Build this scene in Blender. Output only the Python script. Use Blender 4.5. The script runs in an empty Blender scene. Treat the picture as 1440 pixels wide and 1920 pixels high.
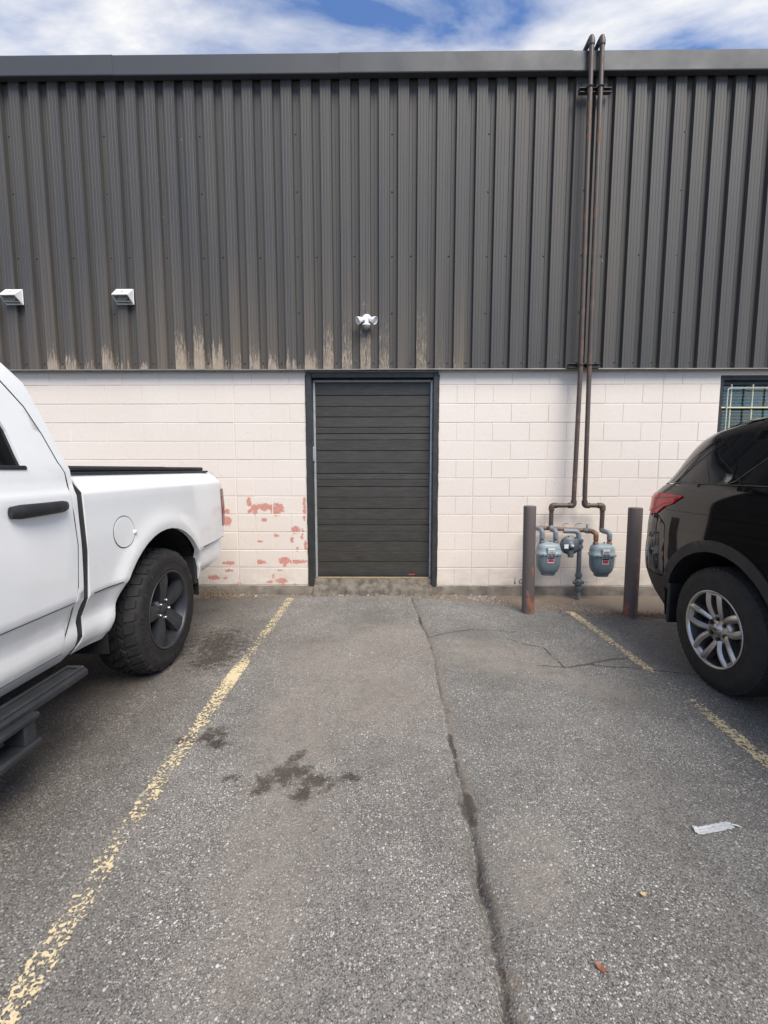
import bpy, bmesh, math, random
from mathutils import Vector, Matrix, noise as mn
from mathutils.geometry import delaunay_2d_cdt

random.seed(7)
PI = math.pi
scene = bpy.context.scene
COL = scene.collection

# ------------------------------------------------------------------ camera
cam_d = bpy.data.cameras.new('camera')
cam = bpy.data.objects.new('camera', cam_d)
COL.objects.link(cam)
cam_d.sensor_fit = 'VERTICAL'
cam_d.sensor_height = 36.0
cam_d.sensor_width = 27.0
cam_d.lens = 820.0 / 1920.0 * 36.0
cam_d.clip_start = 0.05
cam_d.clip_end = 2000.0
cam.location = (0, 0, 1.42)
cam.rotation_euler = (PI / 2 - math.atan(81 / 820.0), 0, math.radians(0.6))
scene.camera = cam

# ------------------------------------------------------------------ world / sky with broken cloud
SUN_EL, SUN_AZ = math.radians(51), math.radians(149)   # azimuth from +Y towards +X: behind the camera, to the right
world = bpy.data.worlds.new('World')
scene.world = world
world.use_nodes = True
wt = world.node_tree
wt.nodes.clear()


def wn(t, **kw):
    n = wt.nodes.new(t)
    for k, v in kw.items():
        setattr(n, k, v)
    return n


w_out = wn('ShaderNodeOutputWorld')
w_bg = wn('ShaderNodeBackground')
w_bg.inputs['Strength'].default_value = 0.088
sky = wn('ShaderNodeTexSky', sky_type='NISHITA')
sky.sun_disc = False
sky.sun_elevation = SUN_EL
sky.sun_rotation = SUN_AZ
sky.air_density = 1.0
sky.dust_density = 0.6
sky.ozone_density = 1.6
tc = wn('ShaderNodeTexCoord')
sep = wn('ShaderNodeSeparateXYZ')
wt.links.new(tc.outputs['Generated'], sep.inputs[0])
mx = wn('ShaderNodeMath', operation='MAXIMUM')
mx.inputs[1].default_value = 0.06
wt.links.new(sep.outputs['Z'], mx.inputs[0])
dv = wn('ShaderNodeVectorMath', operation='DIVIDE')
cmb = wn('ShaderNodeCombineXYZ')
for k in range(3):
    wt.links.new(mx.outputs[0], cmb.inputs[k])
wt.links.new(tc.outputs['Generated'], dv.inputs[0])
wt.links.new(cmb.outputs[0], dv.inputs[1])
mapn = wn('ShaderNodeMapping')
mapn.inputs['Rotation'].default_value = (0, 0, 0.5)
mapn.inputs['Scale'].default_value = (1.0, 1.9, 0.0)
mapn.inputs['Location'].default_value = (3.45, 1.2, 0.0)
wt.links.new(dv.outputs[0], mapn.inputs[0])
n1 = wn('ShaderNodeTexNoise')
n1.inputs['Scale'].default_value = 1.7
n1.inputs['Detail'].default_value = 9
n1.inputs['Roughness'].default_value = 0.56
n1.inputs['Distortion'].default_value = 0.35
wt.links.new(mapn.outputs[0], n1.inputs['Vector'])
cr = wn('ShaderNodeValToRGB')
cr.color_ramp.elements[0].position = 0.41
cr.color_ramp.elements[0].color = (0.04, 0.04, 0.04, 1)
cr.color_ramp.elements[1].position = 0.69
cr.color_ramp.elements[1].color = (0.95, 0.95, 0.95, 1)
wt.links.new(n1.outputs['Fac'], cr.inputs['Fac'])
skym = wn('ShaderNodeMix', data_type='RGBA', blend_type='MULTIPLY')
skym.inputs[0].default_value = 1.0
skym.inputs[7].default_value = (0.78, 1.18, 1.66, 1)
wt.links.new(sky.outputs[0], skym.inputs[6])
cmix = wn('ShaderNodeMix', data_type='RGBA')
cmix.inputs[7].default_value = (8.5, 8.4, 8.2, 1)
wt.links.new(cr.outputs['Color'], cmix.inputs[0])
wt.links.new(skym.outputs[2], cmix.inputs[6])
wt.links.new(cmix.outputs[2], w_bg.inputs['Color'])
wt.links.new(w_bg.outputs[0], w_out.inputs['Surface'])

sun_d = bpy.data.lights.new('sun', 'SUN')
sun_d.energy = 3.4
sun_d.angle = math.radians(38)
sun_d.color = (1.0, 0.905, 0.78)
sun = bpy.data.objects.new('sun', sun_d)
COL.objects.link(sun)
sdir = Vector((math.sin(SUN_AZ) * math.cos(SUN_EL), math.cos(SUN_AZ) * math.cos(SUN_EL), math.sin(SUN_EL)))
sun.rotation_euler = (-sdir).to_track_quat('-Z', 'Y').to_euler()
sun.location = sdir * 30

scene.view_settings.view_transform = 'Standard'
scene.view_settings.look = 'None'
scene.view_settings.gamma = 1.0
scene.view_settings.use_curve_mapping = False
scene.view_settings.exposure = 0.52
scene.render.engine = 'CYCLES'
scene.cycles.max_bounces = 6
scene.cycles.transparent_max_bounces = 12


# ------------------------------------------------------------------ helpers
def srgb(r, g, b):
    f = lambda c: (c / 255 / 12.92) if c / 255 <= 0.04045 else ((c / 255 + 0.055) / 1.055) ** 2.4
    return (f(r), f(g), f(b), 1)


class Mat:
    """small node-graph builder"""

    def __init__(s, name):
        s.m = bpy.data.materials.new(name)
        s.m.use_nodes = True
        s.t = s.m.node_tree
        s.b = s.t.nodes['Principled BSDF']
        s.o = s.t.nodes['Material Output']

    def n(s, t, **kw):
        x = s.t.nodes.new(t)
        for k, v in kw.items():
            setattr(x, k, v)
        return x

    def l(s, a, b):
        s.t.links.new(a, b)

    def pos(s):
        return s.n('ShaderNodeNewGeometry').outputs['Position']

    def obj(s):
        return s.n('ShaderNodeTexCoord').outputs['Object']

    def scale(s, v, sc, loc=(0, 0, 0)):
        m = s.n('ShaderNodeMapping')
        m.inputs['Scale'].default_value = sc
        m.inputs['Location'].default_value = loc
        s.l(v, m.inputs[0])
        return m.outputs[0]

    def noise(s, v, sc, det=4, rough=0.55, dist=0.0):
        x = s.n('ShaderNodeTexNoise')
        x.inputs['Scale'].default_value = sc
        x.inputs['Detail'].default_value = det
        x.inputs['Roughness'].default_value = rough
        x.inputs['Distortion'].default_value = dist
        s.l(v, x.inputs['Vector'])
        return x.outputs['Fac']

    def voro(s, v, sc, feature='F1', rnd=1.0):
        x = s.n('ShaderNodeTexVoronoi', feature=feature)
        x.inputs['Scale'].default_value = sc
        x.inputs['Randomness'].default_value = rnd
        s.l(v, x.inputs['Vector'])
        return x

    def ramp(s, f, stops):
        x = s.n('ShaderNodeValToRGB')
        e = x.color_ramp.elements
        while len(e) < len(stops):
            e.new(0.5)
        for el, (p, c) in zip(e, stops):
            el.position = p
            el.color = c if hasattr(c, '__len__') else (c, c, c, 1)
        s.l(f, x.inputs['Fac'])
        return x.outputs['Color']

    def mix(s, f, a, b, mode='MIX'):
        x = s.n('ShaderNodeMix', data_type='RGBA', blend_type=mode)
        for i, v in ((0, f), (6, a), (7, b)):
            if isinstance(v, (int, float)):
                x.inputs[i].default_value = v if i == 0 else (v, v, v, 1)
            elif isinstance(v, tuple):
                x.inputs[i].default_value = v
            else:
                s.l(v, x.inputs[i])
        return x.outputs[2]

    def math(s, op, a, b=None, c=None, clamp=False):
        x = s.n('ShaderNodeMath', operation=op, use_clamp=clamp)
        for i, v in enumerate((a, b, c)):
            if v is None:
                continue
            if isinstance(v, (int, float)):
                x.inputs[i].default_value = v
            else:
                s.l(v, x.inputs[i])
        return x.outputs[0]

    def attr(s, name):
        x = s.n('ShaderNodeAttribute')
        x.attribute_name = name
        return x.outputs['Fac']

    def bump(s, h, strength=0.3, dist=0.01, normal=None):
        x = s.n('ShaderNodeBump')
        x.inputs['Strength'].default_value = strength
        x.inputs['Distance'].default_value = dist
        s.l(h, x.inputs['Height'])
        if normal is not None:
            s.l(normal, x.inputs['Normal'])
        return x.outputs[0]

    def set(s, **kw):
        for k, v in kw.items():
            k = k.replace('_', ' ')
            i = s.b.inputs[k]
            if isinstance(v, (int, float)):
                i.default_value = v
            elif isinstance(v, tuple):
                i.default_value = v
            else:
                s.l(v, i)
        return s


def simple(name, col, rough=0.5, metal=0.0, coat=0.0, var=0.15, vs=8.0, bump=0.0, bs=60.0):
    m = Mat(name)
    p = m.pos()
    f = m.noise(p, vs, 5)
    lo = tuple(c * (1 - var) for c in col[:3]) + (1,)
    hi = tuple(min(1, c * (1 + var)) for c in col[:3]) + (1,)
    m.set(Base_Color=m.mix(m.ramp(f, [(0.3, 0.0), (0.7, 1.0)]), lo, hi), Metallic=metal,
          Roughness=m.ramp(m.noise(p, vs * 2.3, 3), [(0.2, rough * 0.8), (0.8, min(1, rough * 1.2))]))
    if coat:
        m.set(Coat_Weight=coat, Coat_Roughness=0.03)
    if bump:
        m.set(Normal=m.bump(m.noise(p, bs, 4), bump, 0.004))
    return m.m


WLOC = {}


def wl(o):
    return WLOC.get(o.name, Vector((0, 0, 0))) if o else Vector((0, 0, 0))


def empty(name, loc, label=None, cat=None, group=None, kind=None, parent=None):
    o = bpy.data.objects.new(name, None)
    COL.objects.link(o)
    o.empty_display_size = 0.1
    WLOC[o.name] = Vector(loc)
    o.parent = parent
    o.location = Vector(loc) - wl(parent)
    tag(o, label, cat, group, kind)
    return o


def tag(o, label=None, cat=None, group=None, kind=None):
    if label:
        o['label'] = label
    if cat:
        o['category'] = cat
    if group:
        o['group'] = group
    if kind:
        o['kind'] = kind
    return o


def mobj(name, verts, faces, mat, parent=None, smooth=False, center=None, attrs=None, mats=None, fm=None):
    """world-space verts -> one mesh object whose origin is at its own middle"""
    vs = [Vector(v) for v in verts]
    if center is None:
        lo = Vector([min(v[i] for v in vs) for i in range(3)])
        hi = Vector([max(v[i] for v in vs) for i in range(3)])
        center = (lo + hi) / 2
        if parent is None:
            center.z = lo.z
    center = Vector(center)
    me = bpy.data.meshes.new(name)
    me.from_pydata([v - center for v in vs], [], faces)
    if mats:
        for m in mats:
            me.materials.append(m)
        if fm:
            me.polygons.foreach_set('material_index', fm)
    else:
        me.materials.append(mat)
    if isinstance(smooth, (list, tuple)):
        me.polygons.foreach_set('use_smooth', smooth)
    else:
        me.polygons.foreach_set('use_smooth', [bool(smooth)] * len(me.polygons))
    for k, vals in (attrs or {}).items():
        a = me.attributes.new(k, 'FLOAT', 'POINT')
        a.data.foreach_set('value', vals)
    me.update()
    o = bpy.data.objects.new(name, me)
    COL.objects.link(o)
    WLOC[o.name] = center
    o.parent = parent
    o.location = center - wl(parent)
    return o


def inst(src, loc, parent=None, name=None, rz=0.0):
    o = bpy.data.objects.new(name or src.name.split('.')[0], src.data)
    COL.objects.link(o)
    WLOC[o.name] = Vector(loc)
    o.parent = parent
    o.location = Vector(loc) - wl(parent)
    return o


class MB:
    def __init__(s):
        s.v, s.f, s.sm = [], [], []

    def add(s, vs, fs, sm=False):
        n = len(s.v)
        s.v += [tuple(v) for v in vs]
        s.f += [tuple(i + n for i in f) for f in fs]
        s.sm += [sm] * len(fs)
        return s

    def box(s, x0, x1, y0, y1, z0, z1, ch=0.0, M=None):
        """box with chamfered edges"""
        bm = bmesh.new()
        bmesh.ops.create_cube(bm, size=1.0)
        for v in bm.verts:
            v.co = Vector(((x0 + x1) / 2 + v.co.x * (x1 - x0), (y0 + y1) / 2 + v.co.y * (y1 - y0), (z0 + z1) / 2 + v.co.z * (z1 - z0)))
        if ch:
            bmesh.ops.bevel(bm, geom=bm.edges[:], offset=ch, segments=1, affect='EDGES')
        if M is not None:
            bmesh.ops.transform(bm, matrix=M, verts=bm.verts)
        bm.verts.index_update()
        s.add([v.co.copy() for v in bm.verts], [[v.index for v in f.verts] for f in bm.faces])
        bm.free()
        return s

    def tube(s, pts, r, seg=12, caps=True):
        pts = [Vector(p) for p in pts]
        rr = r if hasattr(r, '__len__') else [r] * len(pts)
        rings = []
        ref = None
        for i, p in enumerate(pts):
            d = (pts[min(i + 1, len(pts) - 1)] - pts[max(i - 1, 0)]).normalized()
            if ref is None:
                ref = Vector((0, 0, 1)) if abs(d.z) < 0.9 else Vector((1, 0, 0))
            u = (ref - d * ref.dot(d)).normalized()
            ref = u
            w = d.cross(u)
            rings.append([p + (u * math.cos(2 * PI * k / seg) + w * math.sin(2 * PI * k / seg)) * rr[i] for k in range(seg)])
        vs = [v for r_ in rings for v in r_]
        fs = []
        for i in range(len(pts) - 1):
            for k in range(seg):
                a, b = i * seg + k, i * seg + (k + 1) % seg
                fs.append((a, b, b + seg, a + seg))
        n = len(s.f)
        s.add(vs, fs, True)
        if caps:
            s.add([rings[0][k] for k in range(seg)], [tuple(range(seg))[::-1]])
            s.add([rings[-1][k] for k in range(seg)], [tuple(range(seg))])
        return s

    def cyl(s, a, b, r, seg=16, r2=None):
        return s.tube([a, b], [r, r if r2 is None else r2], seg)

    def lathe(s, prof, c, axis, seg=32, sm=True):
        """prof: list of (along, radius); axis unit vector; c origin"""
        c, ax = Vector(c), Vector(axis).normalized()
        ref = Vector((0, 0, 1)) if abs(ax.z) < 0.9 else Vector((1, 0, 0))
        u = (ref - ax * ref.dot(ax)).normalized()
        w = ax.cross(u)
        vs = []
        for a, r in prof:
            for k in range(seg):
                t = 2 * PI * k / seg
                vs.append(c + ax * a + (u * math.cos(t) + w * math.sin(t)) * r)
        fs = []
        for i in range(len(prof) - 1):
            for k in range(seg):
                p, q = i * seg + k, i * seg + (k + 1) % seg
                fs.append((p, q, q + seg, p + seg))
        return s.add(vs, fs, sm)

    def loft(s, rings, sm=True, cap=True):
        n = len(rings[0])
        vs = [v for r in rings for v in r]
        fs = []
        for i in range(len(rings) - 1):
            for k in range(n):
                a, b = i * n + k, i * n + (k + 1) % n
                fs.append((a, b, b + n, a + n))
        s.add(vs, fs, sm)
        if cap:
            s.add(rings[0], [tuple(range(n))[::-1]])
            s.add(rings[-1], [tuple(range(n))])
        return s

    def build(s, name, mat, parent=None, **kw):
        return mobj(name, s.v, s.f, mat, parent, smooth=s.sm, **kw)


def fillet(pts, r=0.03, n=5):
    """round the corners of a polyline"""
    pts = [Vector(p) for p in pts]
    out = [pts[0]]
    for a, b, c in zip(pts, pts[1:], pts[2:]):
        d1, d2 = (a - b), (c - b)
        k = min(r, d1.length * 0.45, d2.length * 0.45)
        p, q = b + d1.normalized() * k, b + d2.normalized() * k
        for i in range(n + 1):
            t = i / n
            out.append(p * (1 - t) ** 2 + b * 2 * t * (1 - t) + q * t ** 2)
    out.append(pts[-1])
    return out


def lerp(z, t):
    if z <= t[0][0]:
        return t[0][1]
    for (a, b), (c, d) in zip(t, t[1:]):
        if z <= c:
            return b + (d - b) * (z - a) / (c - a)
    return t[-1][1]


def inside(p, poly):
    x, y = p
    r = False
    j = len(poly) - 1
    for i in range(len(poly)):
        xi, yi = poly[i]
        xj, yj = poly[j]
        if (yi > y) != (yj > y) and x < (xj - xi) * (y - yi) / (yj - yi) + xi:
            r = not r
        j = i
    return r


def densify(poly, h):
    out = []
    for a, b in zip(poly, poly[1:] + poly[:1]):
        n = max(1, int(math.hypot(b[0] - a[0], b[1] - a[1]) / h + 0.5))
        for k in range(n):
            out.append((a[0] + (b[0] - a[0]) * k / n, a[1] + (b[1] - a[1]) * k / n))
    return out


def arc(cx, cy, rx, ry, a0, a1, n):
    return [(cx + rx * math.cos(math.radians(a0 + (a1 - a0) * k / n)), cy + ry * math.sin(math.radians(a0 + (a1 - a0) * k / n))) for k in range(n + 1)]


class Side:
    """a vehicle's flank as a curved sheet x = f(y, z); panels are cut out of it"""

    def __init__(s, xc, hw, sgn, dfun):
        s.xc, s.hw, s.s, s.d = xc, hw, sgn, dfun

    def P(s, y, z, off=0.0, d=None):
        return Vector((s.xc + s.s * (s.hw - (d or s.d)(y, z) + off), y, z))

    def panel(s, name, poly, mat, parent, off=0.0, grid=0.06, lip=0.025, holes=(), d=None, rows=()):
        b = densify(poly, grid * 0.7)
        area = sum(p[0] * q[1] - q[0] * p[1] for p, q in zip(b, b[1:] + b[:1]))
        if area < 0:
            b.reverse()
        hs = [densify(list(h), grid * 0.7) for h in holes]
        pts = list(b)
        faces = [list(range(len(b)))]
        for h in hs:
            if sum(p[0] * q[1] - q[0] * p[1] for p, q in zip(h, h[1:] + h[:1])) > 0:
                h.reverse()
            faces.append(list(range(len(pts), len(pts) + len(h))))
            pts += h
        y0, y1 = min(p[0] for p in b), max(p[0] for p in b)
        z0, z1 = min(p[1] for p in b), max(p[1] for p in b)
        nb = len(pts)
        bnd = pts[:]
        for z in rows:
            y = y0 + 0.01
            while y < y1:
                if inside((y, z), b) and not any(inside((y, z), h) for h in hs) and min((y - q[0]) ** 2 + (z - q[1]) ** 2 for q in bnd) > 0.008 ** 2:
                    pts.append((y, z))
                y += grid * 0.7
        y = y0 + grid / 2
        while y < y1:
            z = z0 + grid / 2
            while z < z1:
                if all(abs(z - q) > 0.012 for q in rows) and inside((y, z), b) and not any(inside((y, z), h) for h in hs) and min((y - q[0]) ** 2 + (z - q[1]) ** 2 for q in bnd) > (grid * 0.45) ** 2:
                    pts.append((y, z))
                z += grid
            y += grid
        edges = []
        for f in faces:
            edges += [(f[i], f[(i + 1) % len(f)]) for i in range(len(f))]
        r = delaunay_2d_cdt([Vector(p) for p in pts], edges, [], 0, 1e-6)
        V, F = r[0], r[2]
        orig = r[3]
        inv = {}
        for i, o in enumerate(orig):
            for k in o:
                inv[k] = i
        keep = []
        for f in F:
            cx = sum(V[i][0] for i in f) / len(f)
            cy = sum(V[i][1] for i in f) / len(f)
            if inside((cx, cy), b) and not any(inside((cx, cy), h) for h in hs):
                a = [V[i] for i in f]
                ar = sum(a[i][0] * a[(i + 1) % len(a)][1] - a[(i + 1) % len(a)][0] * a[i][1] for i in range(len(a)))
                keep.append(tuple(f) if (ar > 0) == (s.s > 0) else tuple(reversed(f)))
        vs = [s.P(v[0], v[1], off, d) for v in V]
        sm = [True] * len(keep)
        fs = keep
        if lip:
            for f in faces:
                n = len(f)
                base = len(vs)
                for k in f:
                    p = pts[k]
                    vs.append(s.P(p[0], p[1], off, d))
                for k in f:
                    p = pts[k]
                    vs.append(s.P(p[0], p[1], off - lip, d))
                for k in range(n):
                    a, c = base + k, base + (k + 1) % n
                    q = (a, a + n, c + n, c)
                    fs.append(q if s.s > 0 else tuple(reversed(q)))
                    sm.append(False)
        return mobj(name, vs, fs, mat, parent, smooth=sm)

    def strip(s, name, pts, w, mat, parent, off=0.002, h=0.0, d=None):
        """narrow band along a polyline on the flank"""
        vs, fs = [], []
        for i, p in enumerate(pts):
            a, b = pts[max(0, i - 1)], pts[min(len(pts) - 1, i + 1)]
            t = Vector((b[0] - a[0], b[1] - a[1])).normalized()
            nrm = Vector((-t.y, t.x)) * w / 2
            vs += [s.P(p[0] + nrm.x, p[1] + nrm.y, off, d), s.P(p[0], p[1], off + h, d), s.P(p[0] - nrm.x, p[1] - nrm.y, off, d)]
        for i in range(len(pts) - 1):
            k = 3 * i
            for q in ((k, k + 1, k + 4, k + 3), (k + 1, k + 2, k + 5, k + 4)):
                fs.append(tuple(reversed(q)) if s.s > 0 else q)
        return mobj(name, vs, fs, mat, parent, smooth=True)


def grid_mesh(name, nu, nv, fn, mat, parent, smooth=True, flip=False):
    vs = [fn(i / nu, j / nv) for i in range(nu + 1) for j in range(nv + 1)]
    fs = []
    for i in range(nu):
        for j in range(nv):
            a = i * (nv + 1) + j
            q = (a, a + nv + 1, a + nv + 2, a + 1)
            fs.append(tuple(reversed(q)) if flip else q)
    return mobj(name, vs, fs, mat, parent, smooth=smooth)


# ------------------------------------------------------------------ materials
def mat_block():
    m = Mat('painted_block')
    p = m.pos()
    big = m.noise(p, 0.9, 4)
    fine = m.noise(p, 38, 5, 0.65)
    col = m.mix(m.ramp(big, [(0.3, 0.0), (0.7, 1.0)]), (0.680, 0.605, 0.535, 1), (0.720, 0.650, 0.580, 1))
    col = m.mix(m.ramp(fine, [(0.3, 0.16), (0.55, 0.0)]), col, (0.52, 0.45, 0.40, 1))
    # grime low on the wall, in drifts
    sx = m.n('ShaderNodeSeparateXYZ')
    m.l(p, sx.inputs[0])
    low = m.math('MULTIPLY', m.ramp(sx.outputs['Z'], [(0.08, 0.55), (0.45, 0.0)]), m.ramp(m.noise(m.scale(p, (1, 1, 2.2)), 5, 6, 0.7), [(0.42, 0.0), (0.66, 1.0)]))
    col = m.mix(low, col, (0.40, 0.35, 0.30, 1))
    spk = m.voro(p, 9.0)
    spots = m.math('MULTIPLY', m.ramp(spk.outputs['Distance'], [(0.03, 1.0), (0.055, 0.0)]), m.ramp(m.noise(p, 1.7, 2), [(0.52, 0.0), (0.6, 0.85)]))
    col = m.mix(spots, col, (0.20, 0.17, 0.15, 1))
    # flaking paint: primer-red block below
    edge = m.noise(p, 34, 9, 0.80)
    pe = m.math('ADD', m.attr('peel'), m.math('MULTIPLY', m.math('SUBTRACT', edge, 0.53), 2.4))
    pm = m.ramp(pe, [(0.50, 0.0), (0.53, 1.0)])
    red = m.mix(m.noise(p, 30, 4), (0.44, 0.175, 0.135, 1), (0.66, 0.335, 0.27, 1))
    rim = m.ramp(pe, [(0.42, 0.0), (0.49, 0.5)])
    col = m.mix(rim, col, (0.80, 0.74, 0.68, 1))
    col = m.mix(pm, col, red)
    h = m.math('SUBTRACT', m.math('MULTIPLY', m.noise(p, 130, 5, 0.7), 0.5), m.math('MULTIPLY', pm, 0.7))
    h = m.math('ADD', h, m.math('MULTIPLY', m.noise(p, 14, 3), 0.6))
    m.set(Base_Color=col, Roughness=0.72, Normal=m.bump(h, 0.42, 0.006))
    return m.m


def mat_clad():
    m = Mat('charcoal_cladding')
    p = m.pos()
    st = m.noise(m.scale(p, (34, 34, 0.35)), 1.0, 5, 0.6)
    st2 = m.noise(m.scale(p, (140, 140, 1.2)), 1.0, 3, 0.6)
    big = m.noise(m.scale(p, (1.1, 1, 0.35)), 1.0, 3)
    col = m.mix(m.ramp(big, [(0.35, 0.0), (0.68, 1.0)]), (0.036, 0.037, 0.039, 1), (0.051, 0.048, 0.0435, 1))
    col = m.mix(m.ramp(st, [(0.40, 0.0), (0.75, 0.55)]), col, (0.082, 0.072, 0.060, 1))
    col = m.mix(m.ramp(st2, [(0.50, 0.0), (0.85, 0.30)]), col, (0.13, 0.12, 0.11, 1))
    rust = m.attr('fade')
    col = m.mix(m.math('MULTIPLY', rust, m.ramp(st, [(0.3, 0.25), (0.7, 1.0)])), col, (0.150, 0.116, 0.082, 1))
    flake = m.noise(m.scale(p, (125, 125, 13)), 1.0, 7, 0.76, 0.8)
    pe = m.math('ADD', m.attr('peel'), m.math('MULTIPLY', m.math('SUBTRACT', flake, 0.5), 2.1))
    pm = m.ramp(pe, [(0.52, 0.0), (0.72, 1.0)])
    tan_ = m.mix(m.noise(p, 16, 4), (0.245, 0.185, 0.128, 1), (0.40, 0.335, 0.260, 1))
    col = m.mix(pm, col, tan_)
    fk = m.voro(m.scale(p, (5, 5, 2.1)), 1.0)
    col = m.mix(m.ramp(fk.outputs['Distance'], [(0.018, 0.75), (0.032, 0.0)]), col, (0.34, 0.33, 0.32, 1))
    gr = m.ramp(m.noise(p, 260, 2), [(0.35, 0.0), (0.75, 0.09)])
    col = m.mix(gr, col, (0.3, 0.3, 0.3, 1))
    m.set(Base_Color=col, Roughness=m.ramp(st, [(0.2, 0.48), (0.8, 0.66)]), Specular_IOR_Level=0.4,
          Normal=m.bump(m.math('ADD', m.math('MULTIPLY', pm, -0.3), m.noise(m.scale(p, (6, 6, 1.5)), 1.0, 3)), 0.12, 0.01))
    return m.m


def mat_asphalt():
    m = Mat('asphalt')
    p = m.pos()
    p2 = m.scale(p, (1, 1, 0))
    wob = m.n('ShaderNodeTexNoise')
    wob.inputs['Scale'].default_value = 30
    m.l(p2, wob.inputs['Vector'])
    big = m.noise(p2, 1.3, 5, 0.6)
    mid = m.noise(p2, 9, 5, 0.65)
    base = m.mix(m.ramp(big, [(0.32, 0.0), (0.68, 1.0)]), (0.160, 0.151, 0.138, 1), (0.238, 0.226, 0.207, 1))
    base = m.mix(m.ramp(mid, [(0.35, 0.40), (0.6, 0.0)]), base, (0.098, 0.092, 0.086, 1))
    # stones in the binder, three sizes
    def chips(sc, r0, r1, lo, hi, amt, warp):
        wv = m.n('ShaderNodeVectorMath', operation='MULTIPLY_ADD')
        m.l(wob.outputs['Color'], wv.inputs[0])
        wv.inputs[1].default_value = (warp,) * 3
        m.l(p2, wv.inputs[2])
        v = m.voro(wv.outputs[0], sc)
        s_ = m.n('ShaderNodeSeparateColor')
        m.l(v.outputs['Color'], s_.inputs[0])
        pick = m.ramp(s_.outputs[0], [(lo, 0.0), (hi, 1.0)])
        shape = m.ramp(v.outputs['Distance'], [(r0, 1.0), (r1, 0.0)])
        tint = m.mix(s_.outputs[1], (0.32, 0.30, 0.28, 1), (0.78, 0.755, 0.715, 1))
        return m.math('MULTIPLY', m.math('MULTIPLY', pick, shape), amt), tint, v
    a3, t3, v3 = chips(330, 0.36, 0.52, 0.50, 0.75, 0.65, 0.002)
    a2, t2, v2 = chips(140, 0.36, 0.46, 0.58, 0.80, 0.90, 0.004)
    a1, t1, v1 = chips(66, 0.27, 0.35, 0.78, 0.90, 0.95, 0.008)
    dark = m.voro(p2, 210)
    sd = m.n('ShaderNodeSeparateColor')
    m.l(dark.outputs['Color'], sd.inputs[0])
    base = m.mix(m.math('MULTIPLY', m.ramp(sd.outputs[2], [(0.45, 0.0), (0.9, 0.75)]), 1.0), base, (0.048, 0.045, 0.043, 1))
    chipmod = m.ramp(m.noise(p2, 2.1, 3), [(0.3, 0.25), (0.68, 1.0)])
    col = m.mix(m.math('MULTIPLY', a3, chipmod), base, t3)
    col = m.mix(m.math('MULTIPLY', a2, chipmod), col, t2)
    col = m.mix(m.math('MULTIPLY', a1, chipmod), col, t1)
    col = m.mix(m.attr('bay'), col, (0.93, 0.955, 0.965, 1), 'MULTIPLY')
    # dust drifts
    n2 = m.noise(p2, 11, 9, 0.80)
    dm = m.math('MULTIPLY', m.attr('dust'), m.ramp(n2, [(0.36, 0.05), (0.70, 0.85)]))
    col = m.mix(dm, col, m.mix(m.noise(p2, 120, 4, 0.7), (0.185, 0.160, 0.135, 1), (0.36, 0.318, 0.275, 1)))
    # brown oily tone together with shade painted under and beside the cars
    col = m.mix(m.attr('oil_shade'), col, (0.40, 0.36, 0.335, 1), 'MULTIPLY')
    # wet stains
    sm_ = m.math('ADD', m.attr('stain'), m.math('MULTIPLY', m.math('SUBTRACT', m.noise(p2, 20, 9, 0.78), 0.5), 3.4))
    stm = m.ramp(sm_, [(0.36, 0.0), (0.85, 1.0)])
    col = m.mix(stm, col, (0.36, 0.335, 0.31, 1), 'MULTIPLY')
    # earth along the crack and the wall
    em = m.math('ADD', m.attr('earth'), m.math('MULTIPLY', m.math('SUBTRACT', m.noise(p2, 17, 6, 0.7), 0.5), 0.8))
    em = m.ramp(em, [(0.40, 0.0), (0.66, 1.0)])
    earth = m.mix(m.noise(p2, 70, 6, 0.75), (0.075, 0.060, 0.047, 1), (0.290, 0.240, 0.190, 1))
    col = m.mix(em, col, earth)
    cm = m.math('ADD', m.attr('crack'), m.math('MULTIPLY', m.math('SUBTRACT', m.noise(p2, 30, 6, 0.75), 0.5), 1.5))
    cmk = m.ramp(cm, [(0.46, 0.0), (0.72, 1.0)])
    col = m.mix(m.math('MULTIPLY', cmk, 0.72), col, (0.036, 0.028, 0.021, 1))
    h = m.math('ADD', m.math('MULTIPLY', m.ramp(v2.outputs['Distance'], [(0.1, 1.0), (0.6, 0.0)]), 0.6), m.math('MULTIPLY', m.ramp(v1.outputs['Distance'], [(0.1, 1.0), (0.5, 0.0)]), 0.6))
    h = m.math('ADD', h, m.math('MULTIPLY', m.noise(p2, 300, 3, 0.7), 0.8))
    rg = m.mix(stm, 0.82, 0.60)
    m.set(Base_Color=col, Roughness=rg, Specular_IOR_Level=0.35, Normal=m.bump(h, 0.55, 0.004))
    return m.m


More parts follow.
